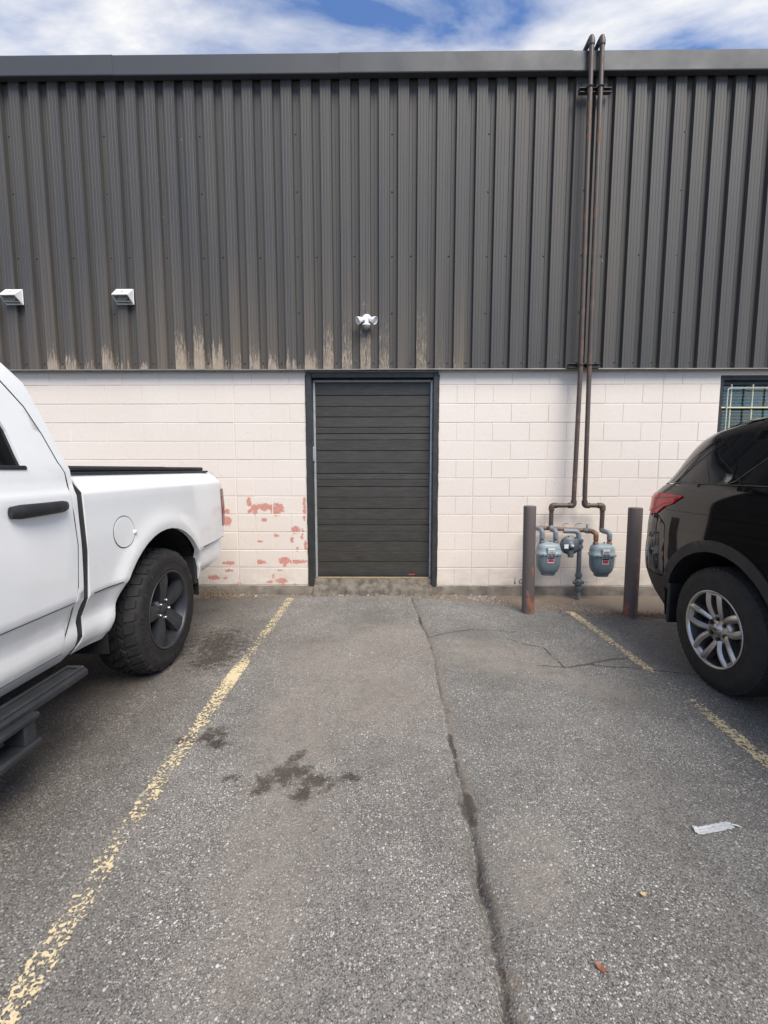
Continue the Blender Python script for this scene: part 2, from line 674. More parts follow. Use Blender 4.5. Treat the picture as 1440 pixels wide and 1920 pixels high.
def mat_yellow():
    m = Mat('worn_yellow_paint')
    p = m.scale(m.pos(), (1, 1, 0))
    w = m.attr('wear')
    wv = m.n('ShaderNodeTexNoise')
    wv.inputs['Scale'].default_value = 60
    m.l(p, wv.inputs['Vector'])
    wq = m.n('ShaderNodeVectorMath', operation='MULTIPLY_ADD')
    m.l(wv.outputs['Color'], wq.inputs[0])
    wq.inputs[1].default_value = (0.016,) * 3
    m.l(p, wq.inputs[2])
    v = m.voro(wq.outputs[0], 105)
    sc = m.n('ShaderNodeSeparateColor')
    m.l(v.outputs['Color'], sc.inputs[0])
    v2 = m.voro(wq.outputs[0], 48, 'DISTANCE_TO_EDGE')
    f = m.math('ADD', m.math('MULTIPLY', sc.outputs[0], 0.45), m.math('MULTIPLY', m.noise(p, 30, 5, 0.65), 0.75))
    f = m.math('ADD', f, m.math('MULTIPLY', m.noise(p, 7, 3), 0.3))
    keep = m.ramp(m.math('SUBTRACT', f, w), [(0.0, 0.0), (0.04, 1.0)])
    col = m.mix(m.noise(p, 40, 5, 0.7), (0.58, 0.465, 0.265, 1), (0.70, 0.615, 0.415, 1))
    col = m.mix(m.ramp(m.noise(p, 200, 3), [(0.5, 0.0), (0.8, 0.5)]), col, (0.35, 0.28, 0.17, 1))
    m.set(Base_Color=col, Roughness=0.7, Alpha=keep)
    return m.m


def mat_grain_door():
    m = Mat('door_brown')
    p = m.pos()
    g = m.noise(m.scale(p, (5, 5, 95)), 1.0, 5, 0.6, 0.8)
    col = m.mix(m.ramp(g, [(0.4, 0.0), (0.75, 1.0)]), (0.026, 0.0235, 0.019, 1), (0.056, 0.050, 0.041, 1))
    dust = m.ramp(m.noise(p, 6, 5, 0.7), [(0.5, 0.0), (0.8, 0.3)])
    col = m.mix(dust, col, (0.085, 0.078, 0.068, 1))
    m.set(Base_Color=col, Roughness=0.5, Normal=m.bump(g, 0.35, 0.004))
    return m.m


def mat_rust_pipe(name, base, rust, amt, sc=9.0):
    m = Mat(name)
    p = m.pos()
    f = m.ramp(m.noise(p, sc, 6, 0.68), [(0.62 - amt, 0.0), (0.72 - amt * 0.6, 1.0)])
    col = m.mix(m.noise(p, 25, 4), base, tuple(c * 1.35 for c in base[:3]) + (1,))
    col = m.mix(f, col, m.mix(m.noise(p, 40, 4), rust, tuple(c * 1.9 for c in rust[:3]) + (1,)))
    m.set(Base_Color=col, Roughness=m.mix(f, 0.5, 0.85), Normal=m.bump(m.noise(p, 90, 4), 0.2, 0.003))
    return m.m


def mat_bollard():
    m = Mat('bollard_paint')
    p = m.pos()
    col = m.mix(m.noise(m.scale(p, (7, 7, 2)), 1.0, 5), (0.075, 0.060, 0.058, 1), (0.140, 0.116, 0.110, 1))
    sx = m.n('ShaderNodeSeparateXYZ')
    m.l(p, sx.inputs[0])
    low = m.ramp(sx.outputs['Z'], [(0.0, 0.22), (0.42, 0.09), (0.8, -0.02)])
    f = m.math('ADD', m.noise(m.scale(p, (9, 9, 4)), 1.0, 6, 0.7), low)
    rm = m.ramp(f, [(0.68, 0.0), (0.72, 1.0)])
    col = m.mix(rm, col, m.mix(m.noise(p, 30, 4), (0.20, 0.075, 0.045, 1), (0.36, 0.155, 0.10, 1)))
    vn = m.noise(m.scale(p, (30, 30, 3)), 1.0, 4)
    col = m.mix(m.ramp(vn, [(0.66, 0.0), (0.72, 0.6)]), col, (0.035, 0.027, 0.026, 1))
    m.set(Base_Color=col, Roughness=0.6, Normal=m.bump(m.math('SUBTRACT', m.noise(p, 50, 4), rm), 0.35, 0.004))
    return m.m


def mat_carpaint(name, col, dust, dustcol, rough=0.28, spec=0.5):
    m = Mat(name)
    p = m.pos()
    sx = m.n('ShaderNodeSeparateXYZ')
    m.l(p, sx.inputs[0])
    f = m.ramp(m.noise(p, 4.5, 7, 0.68), [(0.35, 0.0), (0.75, 1.0)])
    low = m.ramp(sx.outputs['Z'], [(0.45, 1.0), (1.15, 0.25)])
    spec = m.ramp(m.noise(p, 420, 2), [(0.6, 0.0), (0.8, 0.5)])
    d = m.math('MULTIPLY', m.math('MULTIPLY', m.math('ADD', f, spec, clamp=True), low), dust)
    m.set(Base_Color=m.mix(d, col, dustcol), Specular_IOR_Level=spec, Roughness=m.mix(d, rough, 0.6), Coat_Weight=m.mix(d, 1.0, 0.55), Coat_Roughness=m.mix(d, 0.04, 0.22))
    return m.m


def mat_rubber():
    m = Mat('tyre_rubber')
    p = m.pos()
    f = m.noise(p, 13, 6, 0.7)
    m.set(Base_Color=m.mix(m.ramp(f, [(0.35, 0.0), (0.75, 1.0)]), (0.009, 0.009, 0.009, 1), (0.027, 0.0255, 0.024, 1)), Roughness=0.75,
          Normal=m.bump(m.noise(p, 160, 3), 0.15, 0.002))
    return m.m


M = {}
M['block'] = mat_block()
M['clad'] = mat_clad()
M['asphalt'] = mat_asphalt()
M['yellow'] = mat_yellow()
M['door'] = mat_grain_door()
M['fascia'] = simple('fascia_metal', (0.047, 0.051, 0.057, 1), 0.55, 0.0, var=0.05, vs=1.2)
M['flash'] = simple('flashing_metal', (0.16, 0.16, 0.155, 1), 0.45, 0.0, var=0.3, vs=6)
M['screw'] = simple('screw_head', (0.05, 0.05, 0.052, 1), 0.5)
M['frame'] = simple('frame_paint', (0.028, 0.028, 0.027, 1), 0.45, var=0.3, vs=9, bump=0.15, bs=30)
M['galv'] = simple('galvanised', (0.40, 0.41, 0.41, 1), 0.45, 0.4, var=0.15, vs=20)
M['concrete'] = simple('old_concrete', (0.128, 0.110, 0.090, 1), 0.9, var=0.45, vs=7, bump=0.6, bs=40)
M['sill'] = simple('sill_concrete', (0.128, 0.110, 0.088, 1), 0.9, var=0.6, vs=11, bump=0.8, bs=45)
M['core'] = simple('dark_interior', (0.012, 0.012, 0.013, 1), 0.9)
M['white_pl'] = simple('white_plastic', (0.80, 0.80, 0.79, 1), 0.4, var=0.06, vs=20)
M['white_vent'] = simple('vent_enamel', (0.78, 0.78, 0.76, 1), 0.45, var=0.15, vs=16)
M['grey_pl'] = simple('grey_plastic', (0.20, 0.20, 0.20, 1), 0.4)
M['pipe'] = mat_rust_pipe('brown_pipe', (0.062, 0.046, 0.038, 1), (0.11, 0.060, 0.035, 1), 0.10)
M['rustpipe'] = mat_rust_pipe('rusty_pipe', (0.085, 0.062, 0.052, 1), (0.17, 0.085, 0.045, 1), 0.20, 22)
M['bluepipe'] = mat_rust_pipe('blue_grey_pipe', (0.150, 0.172, 0.195, 1), (0.16, 0.12, 0.09, 1), 0.0, 26)
M['darkpipe'] = mat_rust_pipe('slate_pipe', (0.070, 0.082, 0.098, 1), (0.13, 0.10, 0.08, 1), 0.0, 26)
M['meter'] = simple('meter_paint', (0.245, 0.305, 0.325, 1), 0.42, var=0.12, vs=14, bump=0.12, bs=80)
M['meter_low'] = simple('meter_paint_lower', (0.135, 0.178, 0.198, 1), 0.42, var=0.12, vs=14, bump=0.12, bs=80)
M['regul'] = simple('regulator_paint', (0.085, 0.105, 0.118, 1), 0.45, var=0.25, vs=22)
M['plate'] = simple('index_plate', (0.74, 0.76, 0.76, 1), 0.35, var=0.05, vs=60)
M['ink'] = simple('ink', (0.015, 0.015, 0.016, 1), 0.6)
M['redlabel'] = simple('red_label', (0.36, 0.045, 0.055, 1), 0.5, var=0.2, vs=90)
M['bollard'] = mat_bollard()
M['truck'] = mat_carpaint('white_car_paint', (0.775, 0.785, 0.78, 1), 0.46, (0.50, 0.475, 0.43, 1))
M['suv'] = mat_carpaint('black_car_paint', (0.0035, 0.0035, 0.004, 1), 0.10, (0.04, 0.036, 0.032, 1), 0.14, 0.0)
M['blackpl'] = simple('black_plastic', (0.017, 0.018, 0.020, 1), 0.55, var=0.3, vs=12, bump=0.12, bs=200)
M['cladpl'] = simple('arch_plastic', (0.012, 0.0125, 0.014, 1), 0.52, var=0.3, vs=7, bump=0.1, bs=220)
M['step'] = simple('step_powdercoat', (0.022, 0.024, 0.028, 1), 0.5, var=0.35, vs=10, bump=0.2, bs=240)
M['rubber'] = mat_rubber()
M['void'] = simple('underbody_black', (0.006, 0.006, 0.006, 1), 0.9)
M['rim_dark'] = simple('charcoal_alloy', (0.040, 0.043, 0.050, 1), 0.42, 0.35, var=0.2, vs=9)
M['alloy'] = simple('silver_alloy', (0.50, 0.49, 0.475, 1), 0.32, 0.95, var=0.10, vs=12)
M['alloy_in'] = simple('grey_alloy', (0.10, 0.10, 0.10, 1), 0.42, 0.8, var=0.2, vs=12)
M['nut'] = simple('steel_nut', (0.55, 0.55, 0.55, 1), 0.25, 0.9)
M['nutdark'] = simple('black_nut', (0.05, 0.05, 0.05, 1), 0.35, 0.7)
M['disc'] = simple('brake_disc', (0.16, 0.16, 0.165, 1), 0.4, 0.7, var=0.2, vs=20)
M['straw'] = simple('dry_straw', (0.27, 0.205, 0.125, 1), 0.8, var=0.3, vs=30)
M['stone'] = simple('loose_stone', (0.30, 0.27, 0.235, 1), 0.9, var=0.4, vs=25, bump=0.4, bs=120)
M['leaf'] = simple('orange_leaf', (0.27, 0.105, 0.055, 1), 0.6, var=0.35, vs=90)
M['leaf_tan'] = simple('tan_leaf', (0.42, 0.33, 0.20, 1), 0.7, var=0.3, vs=90)
M['needle'] = simple('rust_needles', (0.135, 0.058, 0.034, 1), 0.85, var=0.5, vs=30)
M['bar'] = simple('cream_bar', (0.52, 0.52, 0.36, 1), 0.45, var=0.12, vs=10)
M['bargrey'] = simple('grey_bar', (0.46, 0.49, 0.47, 1), 0.45, var=0.12, vs=10)
M['blind'] = simple('blind_slat', (0.72, 0.70, 0.62, 1), 0.5)
M['dustcap'] = simple('tarp_vinyl', (0.020, 0.021, 0.023, 1), 0.6, var=0.3, vs=10)


def mat_glass(name, tint, rough=0.02, trans=0.0):
    m = Mat(name)
    m.set(Base_Color=tint, Roughness=rough, Specular_IOR_Level=0.45, Coat_Weight=0.0, Coat_Roughness=0.02, Transmission_Weight=trans, IOR=1.45)
    return m.m


M['glass'] = mat_glass('tinted_glass', (0.006, 0.007, 0.008, 1))
M['redglass'] = mat_glass('red_lens', (0.58, 0.014, 0.020, 1), 0.12)
M['maroon'] = mat_glass('maroon_lens', (0.13, 0.020, 0.028, 1), 0.12)
M['clear'] = mat_glass('lamp_glass', (0.6, 0.6, 0.62, 1), 0.1)


def mat_pane():
    m = Mat('window_pane')
    g = m.n('ShaderNodeBsdfGlossy')
    g.inputs['Roughness'].default_value = 0.02
    t = m.n('ShaderNodeBsdfTransparent')
    t.inputs['Color'].default_value = (0.86, 0.85, 0.76, 1)
    fr = m.n('ShaderNodeFresnel')
    fr.inputs['IOR'].default_value = 1.5
    x = m.n('ShaderNodeMixShader')
    m.l(fr.outputs[0], x.inputs[0])
    m.l(t.outputs[0], x.inputs[1])
    m.l(g.outputs[0], x.inputs[2])
    m.l(x.outputs[0], m.o.inputs['Surface'])
    return m.m


M['pane'] = mat_pane()


def mat_wrapper():
    m = Mat('wrapper_film')
    p = m.pos()
    m.set(Base_Color=m.mix(m.noise(p, 60, 4), (0.45, 0.48, 0.50, 1), (0.75, 0.77, 0.78, 1)), Roughness=0.25, Alpha=0.8, Coat_Weight=0.5)
    return m.m


M['film'] = mat_wrapper()

# ------------------------------------------------------------------ the ground
LINE_L = [(-1.077, 4.69), (-1.063, 2.75), (-1.035, 1.6), (-0.992, 1.0), (-0.96, 0.5)]


def crack_x(y):
    return lerp(y, [(0.3, 0.318), (1.0, 0.319), (1.41, 0.323), (1.76, 0.326), (2.41, 0.331), (3.1, 0.334), (3.64, 0.329), (4.2, 0.285), (4.7, 0.244)]) + 0.012 * mn.noise((y * 5, 1.3, 0)) + 0.006 * mn.noise((y * 17, 4.3, 0))


def gz(x, y):
    fade = max(0.0, min(1.0, (5.2 - abs(x)) / 0.8, (y - 0.45) / 0.4))
    z = 0.007 * mn.noise((x * 1.1, y * 1.1, 0.0)) * fade
    dx = x - crack_x(y)
    if abs(dx) < 0.3 and y < 4.75:
        k = (0.65 + 0.7 * mn.noise((y * 3.1, 7.7, 0))) * fade
        k = max(0.15, k)
        z -= k * ((0.022 + 0.030 * max(0.0, min(1.0, (2.2 - y)))) * math.exp(-(dx / (0.013 + 0.010 * max(0.0, min(1.0, (2.2 - y))))) ** 2) + 0.014 * math.exp(-((dx - 0.03) / 0.06) ** 2))
    return z


def blob(x, y, b):
    cx, cy, rx, ry, a = b
    c, s = math.cos(a), math.sin(a)
    u, v = (x - cx) * c + (y - cy) * s, -(x - cx) * s + (y - cy) * c
    return max(0.0, 1.0 - math.hypot(u / rx, v / ry))


STAINS = [(-1.36, 3.40, 0.42, 0.62, 0.3), (-1.30, 3.15, 0.30, 0.30, 0), (-0.95, 2.20, 0.19, 0.10, 0.6), (-0.90, 2.13, 0.13, 0.09, 0), (-1.09, 2.15, 0.10, 0.05, 0),
          (-0.45, 1.93, 0.17, 0.15, 0.2), (-0.33, 1.86, 0.16, 0.10, -0.3), (-0.36, 1.79, 0.10, 0.09, 0), (-0.20, 1.88, 0.085, 0.07, 0), (-0.44, 2.04, 0.07, 0.07, 0), (-0.55, 1.86, 0.12, 0.10, 0), (-0.57, 1.80, 0.08, 0.05, 0), (-0.72, 1.88, 0.07, 0.06, 0)]
DUSTS = [(0.85, 3.22, 0.75, 0.40, -0.25), (1.25, 2.85, 0.50, 0.18, -0.6), (-0.45, 3.1, 0.45, 0.55, 0.4), (-0.5, 2.3, 0.30, 1.0, 0.05), (-0.42, 1.5, 0.26, 0.8, 0), (-0.1, 2.75, 0.55, 0.8, 0), (0.52, 1.45, 0.20, 0.28, 0), (0.0, 3.5, 0.6, 0.5, 0)]
FINE = [[(2.25, 2.90), (1.95, 2.98), (1.62, 3.05), (1.45, 3.09), (1.28, 3.04), (1.08, 3.05)], [(1.45, 3.09), (1.68, 3.18), (1.86, 3.20)], [(1.28, 3.04), (1.25, 3.35), (1.0, 3.55)], [(0.36, 3.62), (0.75, 3.78), (1.1, 3.70)]]


def seg_d(x, y, a, b):
    dx, dy = b[0] - a[0], b[1] - a[1]
    t = max(0.0, min(1.0, ((x - a[0]) * dx + (y - a[1]) * dy) / (dx * dx + dy * dy)))
    return math.hypot(x - a[0] - t * dx, y - a[1] - t * dy)


def earth_edge(x):
    return lerp(x, [(-2.6, 4.60), (-1.9, 4.72), (-1.0, 4.76), (0.1, 4.79), (0.28, 4.72), (0.55, 4.62), (1.0, 4.56), (1.4, 4.34), (2.2, 4.22), (2.6, 4.0), (3.2, 3.9)]) + 0.05 * mn.noise((x * 3.3, 2.2, 0)) + 0.02 * mn.noise((x * 11, 2.2, 0))


def build_ground():
    xs, x = [], -5.5
    while x < 5.5001:
        xs.append(x)
        x += 0.0065 if 0.22 < x < 0.42 else (0.02 if -1.8 < x < 2.3 else 0.06)
    ys, y = [], 0.4
    while y < 4.96:
        ys.append(y)
        y += 0.02
    nx, ny = len(xs), len(ys)
    vs = []
    at = {k: [] for k in ('dust', 'oil_shade', 'stain', 'earth', 'crack', 'bay')}
    for yy in ys:
        cx = crack_x(yy)
        for xx in xs:
            near = -2.7 < xx < 3.2
            vs.append((xx, yy, gz(xx, yy)))
            w = 0.09 * mn.noise((xx * 3.5, yy * 3.5, 3.0)) + 0.05 * mn.noise((xx * 9, yy * 9, 5.0))
            dx = xx - cx
            cr = 0.0
            if abs(dx) < 0.2 and yy < 4.72:
                k = 0.42 + 0.30 * max(0.0, min(1.0, (1.9 - yy) * 2)) + 0.85 * mn.noise((yy * 2.6, 9.1, 0)) + 0.4 * mn.noise((yy * 9, 2.1, 0))
                cr = k * math.exp(-((dx - 0.004) / (0.014 + 0.012 * abs(mn.noise((yy * 6, 0.4, 0))))) ** 2)
                for (c0, r0, q) in ((1.72, 0.13, 1.0), (2.45, 0.16, 0.6), (4.4, 0.15, 0.6), (1.45, 0.06, 0.5)):
                    cr = max(cr, q * blob(xx, yy, (cx + 0.012, c0, 0.05, r0, 0)) ** 0.5)
            if near and abs(xx) < 2.3 and 0.85 < yy < 3.9:
                for pl in FINE:
                    for a, b in zip(pl, pl[1:]):
                        if abs(yy - (a[1] + b[1]) / 2) < 0.4:
                            dd = seg_d(xx + w * 0.25, yy + w * 0.25, a, b)
                            if dd < 0.05:
                                cr = max(cr, 0.92 * math.exp(-(dd / 0.016) ** 2))
            at['bay'].append(1.0 if dx > 0 else 0.0)
            at['crack'].append(cr)
            ea = 0.0
            if abs(dx) < 0.4 and yy < 4.75:
                ea = 0.50 * math.exp(-((dx - 0.03) / 0.06) ** 2)
            e = earth_edge(xx)
            if yy > e - 0.12:
                ea = max(ea, min(1.0, 0.5 + (yy - e) / 0.16))
            at['earth'].append(ea)
            at['stain'].append(min(1.0, max([1.12 * blob(xx + w * 0.5, yy + w * 0.5, b) for b in STAINS]) if near else 0.0))
            du = 0.0
            if near:
                for b in DUSTS:
                    du = max(du, blob(xx + w, yy + w, b))
                du = min(1.0, du * 1.7)
            at['dust'].append(du)
            oil_shade = 0.0  # oily brown plus painted contact shade, growing towards each vehicle
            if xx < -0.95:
                oil_shade = min(1.0, (-0.95 - xx) / 0.8) * 0.80
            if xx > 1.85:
                oil_shade = min(1.0, (xx - 1.85) / 0.7) * 0.70
            at['oil_shade'].append(max(0.0, min(1.0, oil_shade + 1.2 * w * (oil_shade > 0))))
    fs = []
    for j in range(ny - 1):
        for i in range(nx - 1):
            a = j * nx + i
            fs.append((a, a + 1, a + nx + 1, a + nx))
    B = 400.0
    X0, X1, Y0, Y1 = xs[0], xs[-1], ys[0], ys[-1]
    n = len(vs)
    vs += [(-B, -B, 0), (B, -B, 0), (B, Y0, 0), (-B, Y0, 0), (X0, Y0, 0), (X1, Y0, 0), (X0, Y1, 0), (X1, Y1, 0), (-B, Y1, 0), (B, Y1, 0), (-B, B, 0), (B, B, 0)]
    fs += [(n, n + 1, n + 2, n + 3), (n + 3, n + 4, n + 6, n + 8), (n + 5, n + 2, n + 9, n + 7), (n + 8, n + 9, n + 11, n + 10)]
    for k in at:
        at[k] += [0.0] * 12
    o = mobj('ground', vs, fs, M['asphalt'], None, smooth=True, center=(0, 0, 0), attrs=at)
    tag(o, 'worn grey asphalt of the parking lot', 'ground', kind='structure')


build_ground()


def line_strip(name, path, width, wearf, label):
    """path from far to near"""
    vs, fs, we = [], [], []
    cols = 6
    n = 90
    y0, y1 = path[0][1], path[-1][1]
    for i in range(n + 1):
        y = y0 + (y1 - y0) * i / n
        xc = lerp(-y, sorted([(-p[1], p[0]) for p in path]))
        for c in range(cols + 1):
            t = c / cols - 0.5
            x = xc + t * width
            vs.append((x, y, gz(x, y) + 0.004))
            we.append(wearf(y) + 0.03 + 0.07 * mn.noise((x * 6, y * 6, 2.0)) + 0.20 * (2 * abs(t)) ** 4)
    for i in range(n):
        for c in range(cols):
            a = i * (cols + 1) + c
            fs.append((a, a + cols + 1, a + cols + 2, a + 1))
    o = mobj(name, vs, fs, M['yellow'], None, smooth=True, attrs={'wear': we})
    tag(o, label, 'parking line', 'yellow parking lines', 'structure')


line_strip('parking_line', LINE_L, 0.098,
           lambda y: lerp(y, [(0.5, 0.72), (1.05, 0.70), (1.3, 0.78), (1.5, 0.82), (1.75, 0.80), (2.0, 0.76), (2.15, 0.78), (2.45, 0.66), (2.78, 0.60), (2.80, 0.42), (3.0, 0.55), (3.15, 0.78), (3.5, 0.80), (3.9, 0.76), (4.35, 0.73), (4.69, 0.66)]),
           'yellow parking line between the white pickup and the brown door')
line_strip('parking_line', [(1.812, 4.26), (1.855, 2.99), (1.862, 2.55), (1.83, 1.9), (1.80, 0.8)], 0.088,
           lambda y: lerp(y, [(0.8, 0.64), (1.9, 0.62), (2.3, 0.67), (2.55, 0.74), (2.66, 0.95), (2.93, 0.95), (3.0, 0.66), (3.3, 0.73), (3.7, 0.70), (4.0, 0.64), (4.26, 0.52)]),
           'broken yellow parking line in front of the gas meters beside the black SUV')

# ------------------------------------------------------------------ the warehouse
WY = 4.9                     # face of the block wall
bld = empty('warehouse', (0, WY, 0), 'low warehouse with pink-white block base and charcoal ribbed metal siding above', 'building')
CH, Z0 = 0.2036, 0.093       # course height, bottom of the first course
ZT = 2.47                    # top of the visible block work
DX0, DX1, DZ1 = -0.905, 0.540, 2.43   # door opening
WX0, WX1, WZ0, WZ1 = 3.605, 5.05, 1.30, 2.43

core = MB()
core.box(-9, 9, 5.35, 16, 0.0, 5.30)
core.build('building_core', M['core'], bld)
rf = MB().box(-9.05, 9.05, 4.90, 16.05, 5.28, 5.40)
rf.build('roof', M['fascia'], bld)
for x0, x1 in ((-9, -8.8), (8.8, 9)):
    MB().box(x0, x1, 5.10, 16, 0, 5.28).build('end_wall', M['fascia'], bld)
MB().box(-9, 9, 4.905, 5.35, 2.50, 5.28).build('upper_wall', M['core'], bld)
wall = MB()
for x0, x1, z0, z1 in ((-9, DX0, 0.02, 2.5), (DX1, WX0, 0.02, 2.5), (WX1, 9, 0.02, 2.5), (WX0, WX1, 0.02, WZ0), (DX0, DX1, DZ1, 2.5), (WX0, WX1, WZ1, 2.5)):
    wall.box(x0, x1, WY + 0.0035, WY + 0.20, z0, z1)
wall = wall.build('block_wall', M['block'], bld)
# footing
def footing():
    vs, fs = [], []
    n = 220
    for i in range(n + 1):
        x = -9 + 18 * i / n
        w = 0.012 * mn.noise((x * 2.5, 0, 0)) + 0.006 * mn.noise((x * 9, 3, 0))
        for yy, zz in ((WY + 0.05, Z0 - 0.004), (WY - 0.025 - w, Z0 - 0.006 - abs(w)), (WY - 0.05 - w * 1.6, 0.060 + w), (WY - 0.085 - 2 * w, -0.03)):
            vs.append((x, yy, zz))
    for i in range(n):
        for k in range(3):
            a = i * 4 + k
            fs.append((a, a + 1, a + 5, a + 4))
    mobj('footing', vs, fs, M['concrete'], bld, smooth=True)


footing()

PEELZ = [(615, 440, 26, 48), (690, 512, 62, 52), (780, 490, 62, 42), (905, 515, 72, 62), (845, 500, 60, 45), (612, 535, 18, 22), (380, 535, 26, 26), (375, 635, 46, 52), (765, 625, 30, 22), (1090, 730, 48, 42),
         (885, 785, 32, 20), (1050, 825, 18, 38), (1155, 800, 14, 32), (1182, 600, 14, 30), (1188, 480, 16, 120), (1192, 890, 16, 60), (1165, 735, 14, 28), (1105, 930, 18, 24), (715, 845, 34, 12), (720, 1065, 52, 24),
         (965, 1050, 66, 36), (970, 1095, 22, 24), (1110, 1060, 100, 22), (395, 1075, 55, 20), (330, 1075, 22, 14), (375, 1155, 46, 14), (220, 1230, 66, 24), (335, 1235, 18, 12), (810, 1275, 32, 16), (935, 1265, 60, 30), (480, 1296, 20, 12), (845, 1215, 10, 25), (1080, 1300, 30, 10), (915, 1150, 30, 8)]
NEG = [(716, 545, 16, 34), (816, 548, 18, 36), (680, 430, 40, 12)]


def wall_xz(zx, zy):
    """sheet coordinates of the flaked patches measured on the wall, metres"""
    return (-1.728 + (zx - 470) * 0.001086, 0.10 + (1300 - zy) * 0.0011)


PEEL = []
for (a, b, c, d) in PEELZ:
    x, z = wall_xz(a, b)
    PEEL.append((x, z, c * 0.00122, d * 0.00122))
NEGP = []
for (a, b, c, d) in NEG:
    x, z = wall_xz(a, b)
    NEGP.append((x, z, c * 0.0011, d * 0.0011))


def peel(x, z):
    v = 0.0
    for (cx, cz, rx, rz) in PEEL:
        r = math.hypot((x - cx) / rx, (z - cz) / rz)
        v = max(v, 1.0 - 0.5 * r * r if r < 1.42 else 0.0)
    for (cx, cz, rx, rz) in NEGP:
        r = math.hypot((x - cx) / rx, (z - cz) / rz)
        if r < 1.2:
            v = min(v, 0.5 * r * r)
    return v


def block_mesh(w, h):
    """face of one block with softened arrises, sides running back to the joint"""
    b = 0.0035
    d = 0.008
    hw, hh = w / 2, h / 2
    vs = []
    for (e, y) in ((0, d), (0, 0.004), (b, 0.0)):
        vs += [(-hw + e, y, -hh + e), (hw - e, y, -hh + e), (hw - e, y, hh - e), (-hw + e, y, hh - e)]
    fs = [(8, 9, 10, 11)]
    for k in (0, 4):
        for i in range(4):
            fs.append((k + i, k + (i + 1) % 4, k + 4 + (i + 1) % 4, k + 4 + i))
    return vs, fs


MESHC = {}


def put_block(x0, x1, z0, z1):
    g = 0.0031
    w, h = x1 - x0 - 2 * g * 0.28, z1 - z0 - 2 * g
    cx, cz = (x0 + x1) / 2, (z0 + z1) / 2
    y = WY - 0.001 + random.uniform(-0.0014, 0.0014)
    if -2.35 < cx < -0.9 and cz < 1.35:
        nx, nz = max(4, int(w / 0.009)), int(h / 0.009)
        vs, fs, at = [], [], []
        b = 0.0045
        for i in range(nx + 1):
            for j in range(nz + 1):
                x = x0 + g * 0.28 + b + (w - 2 * b) * i / nx
                z = z0 + g + b + (h - 2 * b) * j / nz
                vs.append((x, y, z))
                at.append(peel(x + 0.012 * mn.noise((x * 45, z * 45, 0)), z + 0.012 * mn.noise((x * 45, z * 45, 9))))
        for i in range(nx):
            for j in range(nz):
                a = i * (nz + 1) + j
                fs.append((a, a + nz + 1, a + nz + 2, a + 1))
        n = len(vs)
        X0, X1, ZA, ZB = x0 + g * 0.28, x1 - g * 0.28, z0 + g, z1 - g
        for e, yy in ((b, 0), (0, 0.004), (0, 0.008)):
            for px, pz in ((X0 + e, ZA + e), (X1 - e, ZA + e), (X1 - e, ZB - e), (X0 + e, ZB - e)):
                vs.append((px, y + yy, pz))
                at.append(peel(px, pz))
        for k in (0, 4):
            for i in range(4):
                fs.append((n + k + 4 + i, n + k + 4 + (i + 1) % 4, n + k + (i + 1) % 4, n + k + i))
        mobj('concrete_block', vs, fs, M['block'], wall, attrs={'peel': at})
        return
    key = (round(w, 3), round(h, 3))
    if key not in MESHC:
        vs, fs = block_mesh(w, h)
        me = bpy.data.meshes.new('concrete_block')
        me.from_pydata(vs, [], fs)
        me.materials.append(M['block'])
        MESHC[key] = me
    o = bpy.data.objects.new('concrete_block', MESHC[key])
    COL.objects.link(o)
    o.parent = wall
    o.location = Vector((cx, y, cz)) - wl(wall)


far_blocks = MB()
FULL = 0.4064


def lay(x0, x1, phase, k, z0, z1, far=False):
    """blocks of one course between two verticals; phase = length of the first block"""
    x = x0
    first = True
    while x < x1 - 0.02:
        l = phase if first else FULL
        first = False
        e = min(x + l, x1)
        if x1 - e < 0.06:
            e = x1
        if far:
            vs, fs = block_mesh(e - x - 0.005, z1 - z0 - 0.008)
            far_blocks.add([(v[0] + (x + e) / 2, v[1] + WY - 0.001, v[2] + (z0 + z1) / 2) for v in vs], fs)
        else:
            put_block(x, e, z0, z1)
        x = e


for k in range(12):
    z0, z1 = Z0 + k * CH, min(Z0 + (k + 1) * CH, ZT)
    even = k % 2 == 0
    half = FULL / 2
    # left of the first control joint: the bond runs leftwards from it
    L = -1.712
    nfull = 8
    x0 = L - (half if even else FULL) - nfull * FULL
    lay(x0, L - 0.004, FULL, k, z0, z1)
    lay(L + 0.004, DX0 - 0.004, FULL - 0.004 if even else half, k, z0, z1)
    lay(DX1 + 0.004, 0.932, half if even else FULL, k, z0, z1)
    lay(0.940, 2.979, half if even else FULL, k, z0, z1)
    if z1 < WZ0 + 0.02:
        lay(2.987, 5.45, half if not even else FULL, k, z0, z1)
    else:
        lay(2.987, WX0 - 0.002, half if not even else FULL, k, z0, z1)
    lay(-9 + (0 if even else half), x0, FULL, k, z0, z1, True)
    lay(WX1 + 0.4 if z1 < WZ0 + 0.02 else WX1, 9, FULL if even else half, k, z0, z1, True)
fb = far_blocks.build('distant_block', M['block'], wall)
tag(fb, kind='stuff')

# pencilled gas mark on the block beside the bollard
def text_mesh(txt, size):
    c = bpy.data.curves.new('txt', 'FONT')
    c.body = txt
    c.size = size
    c.shear = 0.25
    o = bpy.data.objects.new('txt', c)
    COL.objects.link(o)
    dg = bpy.context.evaluated_depsgraph_get()
    me = o.evaluated_get(dg).to_mesh()
    vs = [v.co.copy() for v in me.vertices]
    fs = [tuple(p.vertices) for p in me.polygons]
    o.evaluated_get(dg).to_mesh_clear()
    bpy.data.objects.remove(o)
    bpy.data.curves.remove(c)
    return vs, fs


